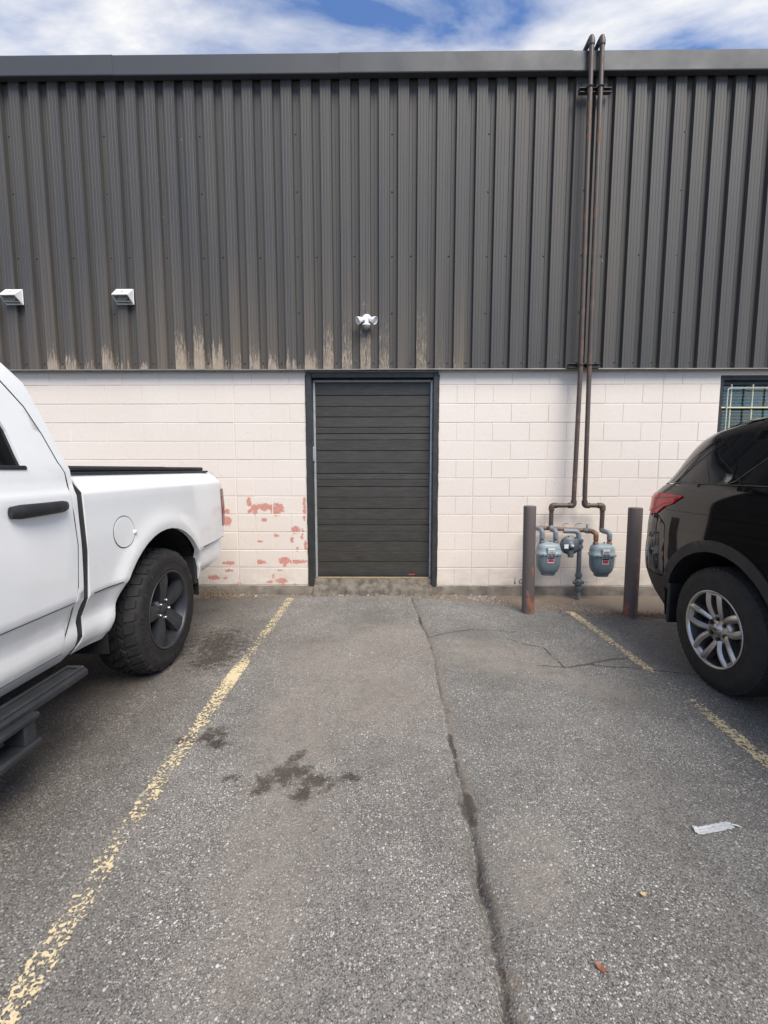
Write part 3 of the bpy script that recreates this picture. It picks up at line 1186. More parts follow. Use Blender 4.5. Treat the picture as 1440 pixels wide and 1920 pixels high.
vs, fs = text_mesh('Gas', 0.075)
mk = MB().add([(1.475 + v.x, WY - 0.006, 0.120 + v.y) for v in vs], fs)
mk.box(1.438, 1.443, WY - 0.006, WY - 0.003, 0.112, 0.182)
mk.add([(1.428, WY - 0.006, 0.130), (1.4405, WY - 0.006, 0.108), (1.453, WY - 0.006, 0.130)], [(0, 1, 2)])
mk.build('written_mark', M['ink'], wall)

# ---- ribbed siding: sheets of five ribs
PITCH, RIB0 = 0.2, -0.9
YP, YR = 4.885, 4.843        # pan and rib planes
SB, ST = 2.492, 5.372
RIB_PEEL = {}                # rib index -> (top of flaking, strength, faded top)
for zx, top, st in ((265, 380, .9), (340, 390, .85), (385, 395, .85), (437, 430, .7), (517, 360, .95), (612, 462, .75), (685, 465, .8), (882, 290, .95), (955, 290, 1.0), (1055, 350, 1.0), (1132, 370, .7), (1228, 372, .85), (1318, 400, .8), (1418, 425, .85)):
    px, py = zx / 2.571, 500 + top / 2.571
    X = (px - 728.6) / 169.0
    RIB_PEEL[round((X - 0.06 - RIB0) / PITCH)] = (2.49 + (694 - py) / 171.0, st)
for zx, top, st in ((100, 750, 1.0), (248, 470, .80), (390, 400, .70), (540, 300, .74), (695, 450, .68), (990, 200, .62), (1145, 350, .46), (1285, 750, .55), (840, 500, .40)):
    px, py = 560 + zx / 4.235, 480 + top / 4.235
    X = (px - 728.6) / 171.0
    RIB_PEEL[round((X - 0.06 - RIB0) / PITCH)] = (2.49 + (694 - py) / 171.0, st)


def clad_attr(x, z, k, inrib):
    hsh = random.Random(k * 7 + 3)
    fade = 0.0
    if -4.2 < x < 0.9:
        fh = 1.0 + 0.9 * hsh.random()
        fade = max(0.0, 1 - (z - SB) / fh) ** 1.2 * (0.30 + 0.65 * hsh.random()) * (1.0 if inrib else 0.35)
        if x < -1.3:
            fade *= 1.15
    elif x < 2.4:
        fade = 0.18 * hsh.random()
    pv = -0.6
    if k in RIB_PEEL:
        top, st = RIB_PEEL[k]
        wob = 0.16 * mn.noise((x * 31, k, 0)) + 0.05 * mn.noise((x * 90, k, 5))
        u = (top + wob - z) / max(0.05, top - SB)
        pv = -0.5 if u < 0 else st * (0.30 + 0.62 * min(1.0, u) ** 0.8)
        if not inrib:
            pv -= 0.30
    return max(0.0, fade), pv


def sheet(k0, nrib):
    """one sheet from rib k0 on"""
    prof = []
    for k in range(k0, k0 + nrib):
        X = RIB0 + k * PITCH
        s, r = 0.009, 0.126
        pr = [(0.0, YP), (s, YR)]
        for g in (0.030, 0.062, 0.094):
            pr += [(g - 0.006, YR), (g - 0.002, YR + 0.0018), (g + 0.002, YR + 0.0018), (g + 0.006, YR)]
        pr += [(r - s, YR), (r, YP), (0.155, YP), (0.160, YP - 0.003), (0.165, YP)]
        for i, (a, y) in enumerate(pr):
            prof.append((X + a - 0.013, y, k, 0 < i < 15))
    prof.append((RIB0 + (k0 + nrib) * PITCH - 0.013 + 0.006, YP, k0 + nrib - 1, False))
    zs = [SB]
    while zs[-1] < ST - 0.001:
        zs.append(min(ST, zs[-1] + (0.03 if zs[-1] < 3.5 else 0.22)))
    vs, fs, a1, a2 = [], [], [], []
    for z in zs:
        for (x, y, k, ir) in prof:
            vs.append((x, y - 0.0015 * (k0 % 2), z))
            f, p = clad_attr(x, z, k, ir)
            a1.append(f)
            a2.append(p)
    n = len(prof)
    for j in range(len(zs) - 1):
        for i in range(n - 1):
            a = j * n + i
            fs.append((a, a + 1, a + n + 1, a + n))
    return mobj('siding_sheet', vs, fs, M['clad'], siding, attrs={'fade': a1, 'peel': a2})


siding = MB().box(-9, 9, 4.888, 4.902, 2.50, 5.36).build('metal_siding', M['core'], bld)
k = -41
while RIB0 + k * PITCH < 8.9:
    sheet(k, 5)
    k += 5
# screw heads
scr = MB()
def screw(x, z):
    scr.lathe([(0.0, 0.0085), (0.004, 0.0085), (0.0055, 0.006), (0.0075, 0.0055), (0.0075, 0.0)], (x, YP - 0.001, z), (0, -1, 0), 6, False)
for k in range(-20, 26):
    xp = RIB0 + k * PITCH + 0.135
    screw(xp, 2.565)
    if k % 5 in (0, 2, 4):
        screw(xp, 3.66 + 0.004 * (k % 3))
    if k % 5 == 4:
        for z in (3.08, 4.30, 4.86):
            screw(xp, z + 0.006 * (k % 3))
tag(scr.build('screw_heads', M['screw'], siding), kind='stuff')
# base flashing
xs_ = [-9.0, -4.4, -1.95, -0.245, 2.85, 6.0, 9.0]
for a, b in zip(xs_, xs_[1:]):
    o = 0.002 * (xs_.index(a) % 2)
    MB().add([(a, 4.886, SB + 0.004 + o), (b, 4.886, SB + 0.004 + o), (b, 4.812, SB - 0.006 + o), (a, 4.812, SB - 0.006 + o), (a, 4.810, SB - 0.016 + o), (b, 4.810, SB - 0.016 + o), (b, 4.820, SB - 0.019 + o), (a, 4.820, SB - 0.019 + o), (a, 4.895, SB - 0.012 + o), (b, 4.895, SB - 0.012 + o)],
             [(0, 3, 2, 1), (3, 4, 5, 2), (4, 7, 6, 5), (7, 8, 9, 6)]).build('base_flashing', M['flash'], siding)
# fascia / coping lengths
fas = MB().box(-9, 9, 4.82, 4.95, 5.385, 5.530).build('fascia', M['core'], bld)
fx = [-9.0, -5.9, -2.796, -0.501, 1.806, 4.9, 9.0]
for i, (a, b) in enumerate(zip(fx, fx[1:])):
    o = 0.003 * (i % 2)
    b2 = b + 0.02
    pr = [(4.835, 5.352), (4.772 - o, 5.350), (4.768 - o, 5.358), (4.777 - o, 5.366), (4.777 - o, 5.538), (4.784 - o, 5.546 + o), (5.10, 5.535)]
    n = len(pr)
    vs = [(a, y, z) for y, z in pr] + [(b2, y, z) for y, z in pr]
    MB().add(vs, [(q, q + 1, n + q + 1, n + q)[::-1] for q in range(n - 1)]).build('coping_length', M['fascia'], fas)

# ---- door
door = MB().box(-0.845, 0.47, 5.035, 5.06, 0.17, 2.44).build('overhead_door', M['core'], bld)
zl = [2.395, 2.235, 2.114, 1.998, 1.883, 1.814, 1.742, 1.624, 1.486, 1.366, 1.301, 1.218, 1.096, 0.966, 0.843, 0.779, 0.705, 0.588, 0.471, 0.351, 0.212]
for i, (a, b) in enumerate(zip(zl, zl[1:])):
    sx0, sx1, y0 = -0.815, 0.462, 4.978
    tl = 0.004 if i % 2 else 0.0
    y1 = y0 + tl
    vs = []
    for x in (sx0, sx1):
        vs += [(x, 5.034, a - 0.001), (x, 4.992, a - 0.0005), (x, y1 + 0.004, a - 0.002), (x, y1, a - 0.006), (x, y0, b + 0.005), (x, y0 + 0.006, b + 0.001), (x, 5.034, b + 0.0003)]
    fs = [(q, q + 1, q + 8, q + 7) for q in range(6)] + [tuple(range(7))[::-1], tuple(range(7, 14))]
    mobj('slat', vs, fs, M['door'], door)
MB().box(-0.815, 0.462, 4.972, 5.03, 0.176, 0.211, 0.004).build('bottom_seal', M['blackpl'], door)
MB().box(0.232, 0.305, 4.9685, 4.974, 0.196, 0.209, 0.001).build('red_label', M['redlabel'], door)
for nm, x0, x1 in (('side_track', -0.842, -0.818), ('side_track', 0.465, 0.488)):
    MB().box(x0, x1, 4.955, 5.03, 0.17, 2.40, 0.003).build(nm, M['galv'], door)
MB().box(-0.83, 0.475, 4.945, 4.962, 2.372, 2.398, 0.004).build('head_seal', M['grey_pl'], door)
MB().box(-0.868, -0.828, 4.928, 4.955, 1.50, 1.665, 0.006).box(-0.858, -0.838, 4.922, 4.928, 1.53, 1.62, 0.002).build('lock_box', M['galv'], door)
fr = MB()
fr.box(-0.908, -0.845, 4.876, 5.06, 0.055, 2.468, 0.006)
fr.box(0.488, 0.545, 4.876, 5.06, 0.035, 2.468, 0.006)
fr.box(-0.845, 0.488, 4.880, 5.06, 2.410, 2.466, 0.005)
fr = fr.build('door_frame', M['frame'], bld)
for x, z, s_ in ((-0.876, 0.055, 1), (0.516, 0.035, 1)):
    MB().lathe([(0.0, 0.030), (0.012, 0.030), (0.012, 0.0)], (x, 4.872, z + 0.004), (0, 1, 0), 20, True).build('rounded_foot', M['frame'], fr)
# ragged caulk along the frame
for x0 in (-0.912, 0.549):
    ck = MB()
    pts = [(x0 + 0.004 * mn.noise((z_ * 9, x0, 0)), 4.893, z_) for z_ in [0.10 + 0.03 * i for i in range(79)]]
    ck.tube(pts, [0.005 + 0.003 * mn.noise((p[2] * 25, x0, 3)) for p in pts], 6)
    ck.build('caulk', M['frame'], fr)
# sill with broken front edge
def sill():
    vs, fs = [], []
    n = 60
    for i in range(n + 1):
        x = -0.845 + 1.333 * i / n
        w = 0.016 * mn.noise((x * 7, 0.3, 0)) + 0.012 * mn.noise((x * 21, 0.9, 0))
        for (yy, zz) in ((5.05, 0.172), (4.955, 0.170 + w * 0.1), (4.93 - w, 0.158 + w * 0.5), (4.915 - 0.6 * w, 0.105 + w), (4.86 - 2 * w, 0.088 + w * 0.5), (4.815 - 2 * w, 0.055 + w * 0.4), (4.79 - 2 * w, -0.02)):
            vs.append((x, yy, zz))
    for i in range(n):
        for q in range(6):
            a = i * 7 + q
            fs.append((a, a + 1, a + 8, a + 7))
    mobj('door_sill', vs, fs, M['sill'], bld, smooth=True)


sill()
MB().box(-0.815, 0.462, 4.935, 4.972, 0.160, 0.176, 0.003).build('threshold_strip', M['straw'], bld)

# ---- window behind the black SUV
win = MB().box(WX0, WX0 + 0.045, 4.915, 5.10, WZ0, WZ1).box(WX1 - 0.045, WX1, 4.915, 5.10, WZ0, WZ1).box(WX0 + 0.045, WX1 - 0.045, 4.915, 5.10, WZ1 - 0.05, WZ1).box(WX0 + 0.045, WX1 - 0.045, 4.915, 5.10, WZ0, WZ0 + 0.05).build('window', M['blackpl'], bld)
MB().box(WX0 + 0.045, WX1 - 0.045, 4.985, 4.990, WZ0 + 0.05, WZ1 - 0.05).build('pane', M['pane'], win)
MB().box(WX0 + 0.02, WX1 - 0.02, 5.12, 5.13, WZ0 + 0.02, WZ1 - 0.02).build('dark_room', M['core'], win)
MB().box(WX0 + 0.045, WX1 - 0.045, 4.95, 5.01, 2.335, 2.375, 0.004).build('sash_rail', M['blackpl'], win)
z = WZ0 + 0.08
sl = None
while z < 2.30:
    if sl is None:
        sl = MB().box(WX0 + 0.05, WX1 - 0.05, 5.035, 5.068, z, z + 0.002, 0, None).build('blind_slat', M['blind'], win)
        sl.rotation_euler = (math.radians(30), 0, 0)
        base_loc = wl(sl)
    else:
        s2 = inst(sl, (base_loc.x, base_loc.y, z), win, 'blind_slat')
        s2.rotation_euler = (math.radians(30), 0, 0)
    z += 0.036
for x in (3.742, 3.975, 4.21, 4.44, 4.675, 4.905):
    MB().tube([(x, 4.925, WZ0 + 0.05), (x, 4.925, 2.335)], 0.0085, 10).build('window_bar', M['bar'], win)
for z in (2.085, 1.70):
    MB().tube([(WX0 + 0.03, 4.913, z), (WX1 - 0.03, 4.913, z)], 0.0095, 10).build('window_bar', M['bar'], win)
MB().tube(fillet([(3.688, 4.900, WZ0 + 0.04), (3.688, 4.900, 2.292), (4.965, 4.900, 2.292), (4.965, 4.900, WZ0 + 0.04)], 0.03), 0.0065, 10).build('window_bar', M['bargrey'], win)

# ------------------------------------------------------------------ things on the wall
def vent_hood(x, z, label):
    t = empty('vent_hood', (x, YR, z), label, 'vent', 'white vent hoods on the siding')
    w, h, d = 0.092, 0.080, 0.112
    # back plate, sloped hood open below
    MB().box(x - w, x + w, YR - 0.012, YR, z - h, z + h, 0.003).build('back_plate', M['white_vent'], t)
    v = [(x - w * .97, YR - 0.012, z + h * .97), (x + w * .97, YR - 0.012, z + h * .97), (x + w * .92, YR - d, z - 0.012), (x - w * .92, YR - d, z - 0.012),
         (x - w * .97, YR - 0.012, z - h * .95), (x + w * .97, YR - 0.012, z - h * .95)]
    e = 0.006
    vi = [(x - w * .97 + e, YR - 0.012, z + h * .97 - e), (x + w * .97 - e, YR - 0.012, z + h * .97 - e), (x + w * .92 - e, YR - d + e, z - 0.012 - e), (x - w * .92 + e, YR - d + e, z - 0.012 - e),
          (x - w * .97 + e, YR - 0.012, z - h * .95), (x + w * .97 - e, YR - 0.012, z - h * .95)]
    fs = [(0, 3, 2, 1), (0, 4, 3), (1, 2, 5)]
    n = 6
    MB().add(v + vi, fs + [tuple(i + n for i in reversed(f)) for f in fs] + [(3, 9, 8, 2), (2, 8, 11, 5), (3, 4, 10, 9)]).build('hood', M['white_vent'], t)
    f = MB().cyl((x, YR - 0.014, z - 0.005), (x, YR - 0.055, z - 0.012), 0.052, 20).build('duct_collar', M['grey_pl'], t)
    for i in range(3):
        MB().box(x - w * .8, x + w * .8, YR - 0.062 + 0.014 * i, YR - 0.056 + 0.014 * i, z - 0.07, z - 0.06).build('screen_bar', M['grey_pl'], t)


vent_hood(-4.0, 3.245, 'white vent hood at the far left edge of the siding')
vent_hood(-2.81, 3.243, 'white vent hood on the siding nearer the security light')

sl_ = empty('security_light', (-0.235, YR, 2.99), 'white twin-head security light with motion sensor above the door', 'security light')
x, z = -0.235, 3.005
MB().lathe([(0.0, 0.048), (0.018, 0.050), (0.034, 0.044), (0.045, 0.028), (0.049, 0.0)], (x, YR, z), (0, -1, 0), 28).build('base', M['white_pl'], sl_)
for s in (-1, 1):
    a = Vector((x + s * 0.022, YR - 0.040, z - 0.002))
    dirn = Vector((s * 0.80, -0.45, -0.40)).normalized()
    hd = MB().lathe([(0.0, 0.0), (0.002, 0.016), (0.022, 0.020), (0.040, 0.025), (0.060, 0.033), (0.088, 0.042), (0.090, 0.039), (0.076, 0.032), (0.066, 0.0)], a, dirn, 24).build('lamp_head', M['white_pl'], sl_)
    MB().lathe([(0.077, 0.0325), (0.082, 0.022), (0.083, 0.0)], a, dirn, 24).build('lens', M['clear'], hd)
MB().cyl((x, YR - 0.045, z - 0.02), (x, YR - 0.05, z - 0.075), 0.022, 16).build('neck', M['white_pl'], sl_)
sn = MB().lathe([(0.0, 0.0), (0.0, 0.042), (0.012, 0.045), (0.016, 0.043)], (x, YR - 0.055, z - 0.066), (0, 0, -1), 24).build('sensor_housing', M['white_pl'], sl_)
MB().lathe([(0.016, 0.043), (0.034, 0.041), (0.052, 0.030), (0.062, 0.012), (0.064, 0.0)], (x, YR - 0.055, z - 0.066), (0, 0, -1), 24).build('sensor_dome', M['grey_pl'], sn)


def elbow(t, p, r, mat=None, name='elbow'):
    """a threaded elbow seen as a swollen bend"""
    MB().lathe([(-r * 1.5, r * 1.02), (-r * 1.3, r * 1.32), (-r * 0.6, r * 1.30), (0, r * 1.36), (r * 0.6, r * 1.30), (r * 1.3, r * 1.32), (r * 1.5, r * 1.02)], p, (0, 0, 1), 14).build(name, mat or M['pipe'], t)


def roof_pipe(x_low, x_mid, x_top, side_x, z_h, z_low, label, back):
    t = empty('vent_pipe', (side_x, 4.72, z_low), label, 'pipe', 'tall brown vent pipes')
    y = 4.735
    r = 0.0235
    MB().tube([(x_low, y, z_h + 0.03), (x_mid, y, 2.5), (x_top, y, 5.58)], r, 14).build('riser', M['pipe'], t)
    MB().tube(fillet([(x_top, y, 5.56), (x_top, y, 5.635), (x_top - 0.01, y + 0.55, 5.61), (x_top - 0.01, y + 0.55, 5.38)], 0.03), r, 14).build('gooseneck', M['pipe'], t)
    MB().lathe([(0, r * 1.25), (0.03, r * 1.3), (0.06, r * 1.1)], (x_top, y, 5.55), (0, 0, 1), 14).build('coupling', M['pipe'], t)
    MB().tube([(x_low, y, z_h + 0.028), (x_low, y, z_h + 0.0)] if False else fillet([(x_low, y, z_h + 0.05), (x_low, y, z_h), (side_x, y, z_h), (side_x, y, z_low)], 0.035), r, 14).build('offset_bend', M['pipe'], t)
    s = 1 if side_x > x_low else -1
    for p in ((x_low, z_h, 0), (side_x, z_h, 1)):
        MB().tube(fillet([(p[0] + (0 if not p[2] else -s * 0.055), y, p[1] + (0.055 if not p[2] else 0)), (p[0], y, p[1]), (p[0] + (s * 0.055 if not p[2] else 0), y, p[1] - (0 if not p[2] else 0.055))], 0.035), r * 1.3, 14).build('elbow', M['pipe'], t)
    return t


roof_pipe(2.000, 2.012, 1.985, 1.765, 1.025, 0.79, 'left of the two tall brown gas pipes climbing the wall to the roof', 1)
roof_pipe(2.118, 2.104, 2.088, 2.315, 1.025, 0.77, 'right of the two tall brown gas pipes climbing the wall to the roof', 1)

for zc, x0, x1, nm in ((5.175, 1.90, 2.215, 'dark pipe bracket near the roof edge behind the two tall pipes'), (2.505, 1.90, 2.235, 'dark pipe bracket at the bottom edge of the siding')):
    t = empty('pipe_bracket', ((x0 + x1) / 2, 4.80, zc), nm, 'bracket', 'pipe brackets')
    MB().box(x0, x1, 4.762, 4.800, zc - 0.021, zc - 0.015, 0.001).box(x0, x1, 4.762, 4.800, zc + 0.015, zc + 0.021, 0.001).box(x0, x1, 4.800, 4.806, zc - 0.021, zc + 0.021).build('channel', M['screw'], t)
    for xx in ((1.987, 2.09) if zc > 4 else (2.012, 2.104)):
        MB().tube([(xx + 0.029 * math.cos(a), 4.735 + 0.029 * math.sin(a), zc) for a in [i * PI / 8 for i in range(17)]], 0.006, 8).build('clamp', M['screw'], t)
        MB().box(xx - 0.008, xx + 0.008, 4.76, 4.80, zc - 0.012, zc + 0.012).build('bolt', M['screw'], t)


def sell(cx, cy, z, w, d, n=28, e=3.2):
    out = []
    for k in range(n):
        a = 2 * PI * k / n
        c, s = math.cos(a), math.sin(a)
        out.append((cx + w * math.copysign(abs(c) ** (2 / e), c), cy + d * math.copysign(abs(s) ** (2 / e), s), z))
    return out


def gas_meter(cx, zt, label):
    cy = 4.64
    t = empty('gas_meter', (cx, cy, zt - 0.34), label, 'gas meter', 'gas meters on the wall')
    S = lambda dz, w, d, e=3.4: sell(cx, cy, zt + dz, w, d, 32, e)
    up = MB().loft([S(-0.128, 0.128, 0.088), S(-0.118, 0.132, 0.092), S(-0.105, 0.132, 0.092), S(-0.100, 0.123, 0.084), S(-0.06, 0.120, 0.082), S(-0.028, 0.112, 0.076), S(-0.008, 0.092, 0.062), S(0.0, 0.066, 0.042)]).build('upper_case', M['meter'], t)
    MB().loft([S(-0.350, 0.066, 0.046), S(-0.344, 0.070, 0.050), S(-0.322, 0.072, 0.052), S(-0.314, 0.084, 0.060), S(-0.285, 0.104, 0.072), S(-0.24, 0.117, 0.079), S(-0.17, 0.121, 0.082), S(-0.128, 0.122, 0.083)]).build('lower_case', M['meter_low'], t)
    for i in range(7):
        xx = cx - 0.115 + 0.0383 * i
        MB().lathe([(-0.012, 0.006), (0.012, 0.006), (0.012, 0.0)], (xx, cy - 0.090 + (0.022 if i in (0, 6) else 0), zt - 0.116), (0, 0, 1), 8, False).build('flange_bolt', M['meter'], up)
    y = cy - 0.084
    ip = MB().box(cx - 0.046, cx + 0.046, y - 0.014, y + 0.01, zt - 0.112, zt - 0.040, 0.006).build('index_box', M['meter'], t)
    MB().box(cx - 0.036, cx + 0.036, y - 0.0175, y - 0.013, zt - 0.100, zt - 0.050, 0.002).build('index_plate', M['plate'], ip)
    mk = MB()
    for i in range(4):
        mk.box(cx - 0.027 + i * 0.015, cx - 0.017 + i * 0.015, y - 0.0190, y - 0.0175, zt - 0.092, zt - 0.083)
    mk.box(cx - 0.028, cx + 0.028, y - 0.0190, y - 0.0175, zt - 0.074, zt - 0.067)
    mk.build('index_digits', M['ink'], ip)
    st = MB().box(cx - 0.034, cx + 0.034, cy - 0.0845, cy - 0.080, zt - 0.205, zt - 0.142).build('sticker', M['plate'], t)
    MB().box(cx - 0.033, cx + 0.033, cy - 0.0862, cy - 0.0845, zt - 0.160, zt - 0.143).build('sticker_band', M['ink'], st)
    MB().box(cx - 0.030, cx + 0.030, cy - 0.0862, cy - 0.0845, zt - 0.196, zt - 0.163).build('sticker_band', M['redlabel'], st)
    MB().loft([sell(cx, cy, zt - 0.004, 0.07, 0.022), sell(cx, cy, zt + 0.006, 0.066, 0.018)]).build('top_rib', M['meter'], up)
    MB().cyl((cx + 0.018, cy, zt), (cx + 0.018, cy, zt + 0.020), 0.008, 8).build('test_plug', M['regul'], up)
    for s in (-1, 1):
        MB().lathe([(-0.006, 0.028), (0.012, 0.030), (0.014, 0.023), (0.045, 0.022), (0.046, 0.026), (0.055, 0.026)], (cx + s * 0.072, cy, zt), (0, 0, 1), 12).build('union', M['rustpipe'] if cx > 2 else M['darkpipe'], t)
    return cy


gas_meter(1.712, 0.635, 'blue-grey gas meter partly behind the left bollard')
gas_meter(2.285, 0.622, 'blue-grey gas meter between the supply pipe and the right bollard')

# manifold and swing joints
mf = empty('gas_manifold', (1.85, 4.78, 0.76), 'rusty horizontal gas manifold with blue-grey elbows above the two meters', 'pipe')
r = 0.022
MB().tube([(1.56, 4.765, 0.782), (2.20, 4.765, 0.748)], r, 14).build('manifold_pipe', M['rustpipe'], mf)
for nm, pts, m_ in (('swing_elbow', [(1.765, 4.735, 0.80), (1.765, 4.72, 0.765), (1.785, 4.64, 0.765), (1.785, 4.64, 0.675)], 'bluepipe'),
                    ('swing_elbow', [(1.60, 4.765, 0.780), (1.64, 4.64, 0.775), (1.640, 4.64, 0.675)], 'bluepipe'),
                    ('swing_elbow', [(2.315, 4.735, 0.78), (2.318, 4.735, 0.75), (2.357, 4.64, 0.742), (2.357, 4.64, 0.665)], 'bluepipe'),
                    ('rusty_elbow', [(2.14, 4.765, 0.752), (2.19, 4.70, 0.752), (2.213, 4.64, 0.735), (2.213, 4.64, 0.665)], 'rustpipe'),
                    ('feed_elbow', [(1.89, 4.70, 0.752), (2.045, 4.68, 0.752), (2.050, 4.68, 0.64)], 'bluepipe')):
    e = MB().tube(fillet(pts, 0.05, 6), 0.026, 14).build(nm, M[m_], mf)
MB().lathe([(-0.02, 0.032), (0.02, 0.032), (0.021, 0.024)], (2.16, 4.735, 0.752), Vector((0.6, -0.75, 0)), 8, False).build('rusty_union', M['bluepipe'], mf)
MB().cyl((2.155, 4.73, 0.775), (2.155, 4.73, 0.815), 0.010, 8).box(2.140, 2.170, 4.722, 4.738, 0.812, 0.822, 0.002).build('shutoff_key', M['bluepipe'], mf)
for x in (1.98, 2.12):
    MB().tube(fillet([(x - 0.02, 4.895, 0.80), (x, 4.85, 0.815), (x + 0.03, 4.87, 0.81)], 0.02), 0.003, 6).build('wire_tie', M['ink'], mf)

rg = empty('gas_regulator', (2.06, 4.68, 0.0), 'dark round gas regulator on the vertical supply pipe between the meters', 'gas regulator')
MB().tube([(2.066, 4.68, -0.02), (2.058, 4.68, 0.66)], 0.0235, 14).build('supply_pipe', M['darkpipe'], rg)
MB().lathe([(-0.05, 0.030), (-0.048, 0.040), (-0.02, 0.040), (-0.018, 0.032), (0.018, 0.032), (0.02, 0.040), (0.048, 0.040), (0.05, 0.030)], (2.058, 4.68, 0.615), (0, 0, 1), 10, False).build('union', M['darkpipe'], rg)
vb = MB().lathe([(-0.085, 0.026), (-0.08, 0.034), (-0.045, 0.034), (-0.04, 0.028), (-0.02, 0.040), (0.02, 0.040), (0.04, 0.028), (0.06, 0.028), (0.062, 0.036), (0.10, 0.036), (0.102, 0.026)], (2.064, 4.68, 0.19), (0, 0, 1), 10, False).build('valve_body', M['darkpipe'], rg)
MB().cyl((2.01, 4.68, 0.19), (2.12, 4.68, 0.19), 0.018, 8).build('valve_stem', M['darkpipe'], vb)
MB().box(2.108, 2.165, 4.672, 4.688, 0.192, 0.200, 0.002).build('valve_key', M['galv'], vb)
MB().cyl((2.066, 4.68, -0.02), (2.066, 4.68, 0.075), 0.0245, 12).build('weathered_stub', M['concrete'], rg)
c = (1.945, 4.655, 0.605)
rb = MB().lathe([(0.05, 0.0), (0.048, 0.050), (0.030, 0.080), (0.008, 0.090), (0.006, 0.104), (-0.008, 0.104), (-0.010, 0.092), (-0.024, 0.082), (-0.036, 0.055), (-0.042, 0.030), (-0.060, 0.026), (-0.062, 0.0)], c, (0, 1, 0), 36).build('diaphragm_case', M['regul'], rg)
for i in range(8):
    a = 2 * PI * i / 8 + 0.2
    MB().lathe([(-0.013, 0.0), (-0.013, 0.007), (0.013, 0.007)], (c[0] + 0.097 * math.cos(a), c[1], c[2] + 0.097 * math.sin(a)), (0, 1, 0), 6, False).build('case_bolt', M['ink'], rb)
MB().box(c[0] - 0.078, c[0] - 0.034, c[1] - 0.052, c[1] - 0.048, c[2] - 0.028, c[2] + 0.016).build('tag', M['plate'], rb)
MB().lathe([(-0.082, 0.0), (-0.082, 0.016), (-0.060, 0.020)], c, (0, 1, 0), 14).build('adjuster_cap', M['galv'], rb)
MB().tube(fillet([(c[0], c[1] - 0.02, c[2] - 0.05), (c[0], c[1] - 0.03, c[2] - 0.11), (c[0], c[1] - 0.03, c[2] - 0.125)], 0.02), [0.03, 0.03, 0.032, 0.034, 0.034, 0.034, 0.034, 0.03][:8] if False else 0.03, 14).build('vent_spout', M['regul'], rb)
MB().cyl((c[0] + 0.085, 4.67, c[2]), (2.03, 4.675, c[2] + 0.005), 0.034, 12).build('side_outlet', M['regul'], rg)


def bollard(x, y, h, r, lean, label):
    t = empty('bollard', (x, y, 0), label, 'bollard', 'steel bollards guarding the gas meters')
    prof = []
    n = 24
    vs, fs = [], []
    zs = [-0.05, 0.05, 0.2, 0.4, 0.6, 0.8, h - 0.004, h]
    for i, z in enumerate(zs):
        rr = r * (0.985 if i == len(zs) - 1 else 1.0)
        for k in range(n):
            a = 2 * PI * k / n
            vs.append((x + lean * z + rr * math.cos(a), y + rr * math.sin(a), z))
    for i in range(len(zs) - 1):
        for k in range(n):
            fs.append((i * n + k, i * n + (k + 1) % n, (i + 1) * n + (k + 1) % n, (i + 1) * n + k))
    mobj('steel_post', vs, fs, M['bollard'], t, smooth=True)
    xt = x + lean * h
    MB().lathe([(0.0, r * 0.985), (0.004, r * 0.93), (-0.006, r * 0.86), (-0.008, 0.0)], (xt, y, h), (0, 0, 1), n).build('concrete_fill', M['concrete'], t)


bollard(1.385, 4.245, 1.058, 0.0595, -0.012, 'brown steel bollard left of the gas meters with rust at its foot')
bollard(2.375, 4.205, 1.045, 0.0635, -0.004, 'brown steel bollard right of the gas meters nearest the black SUV')


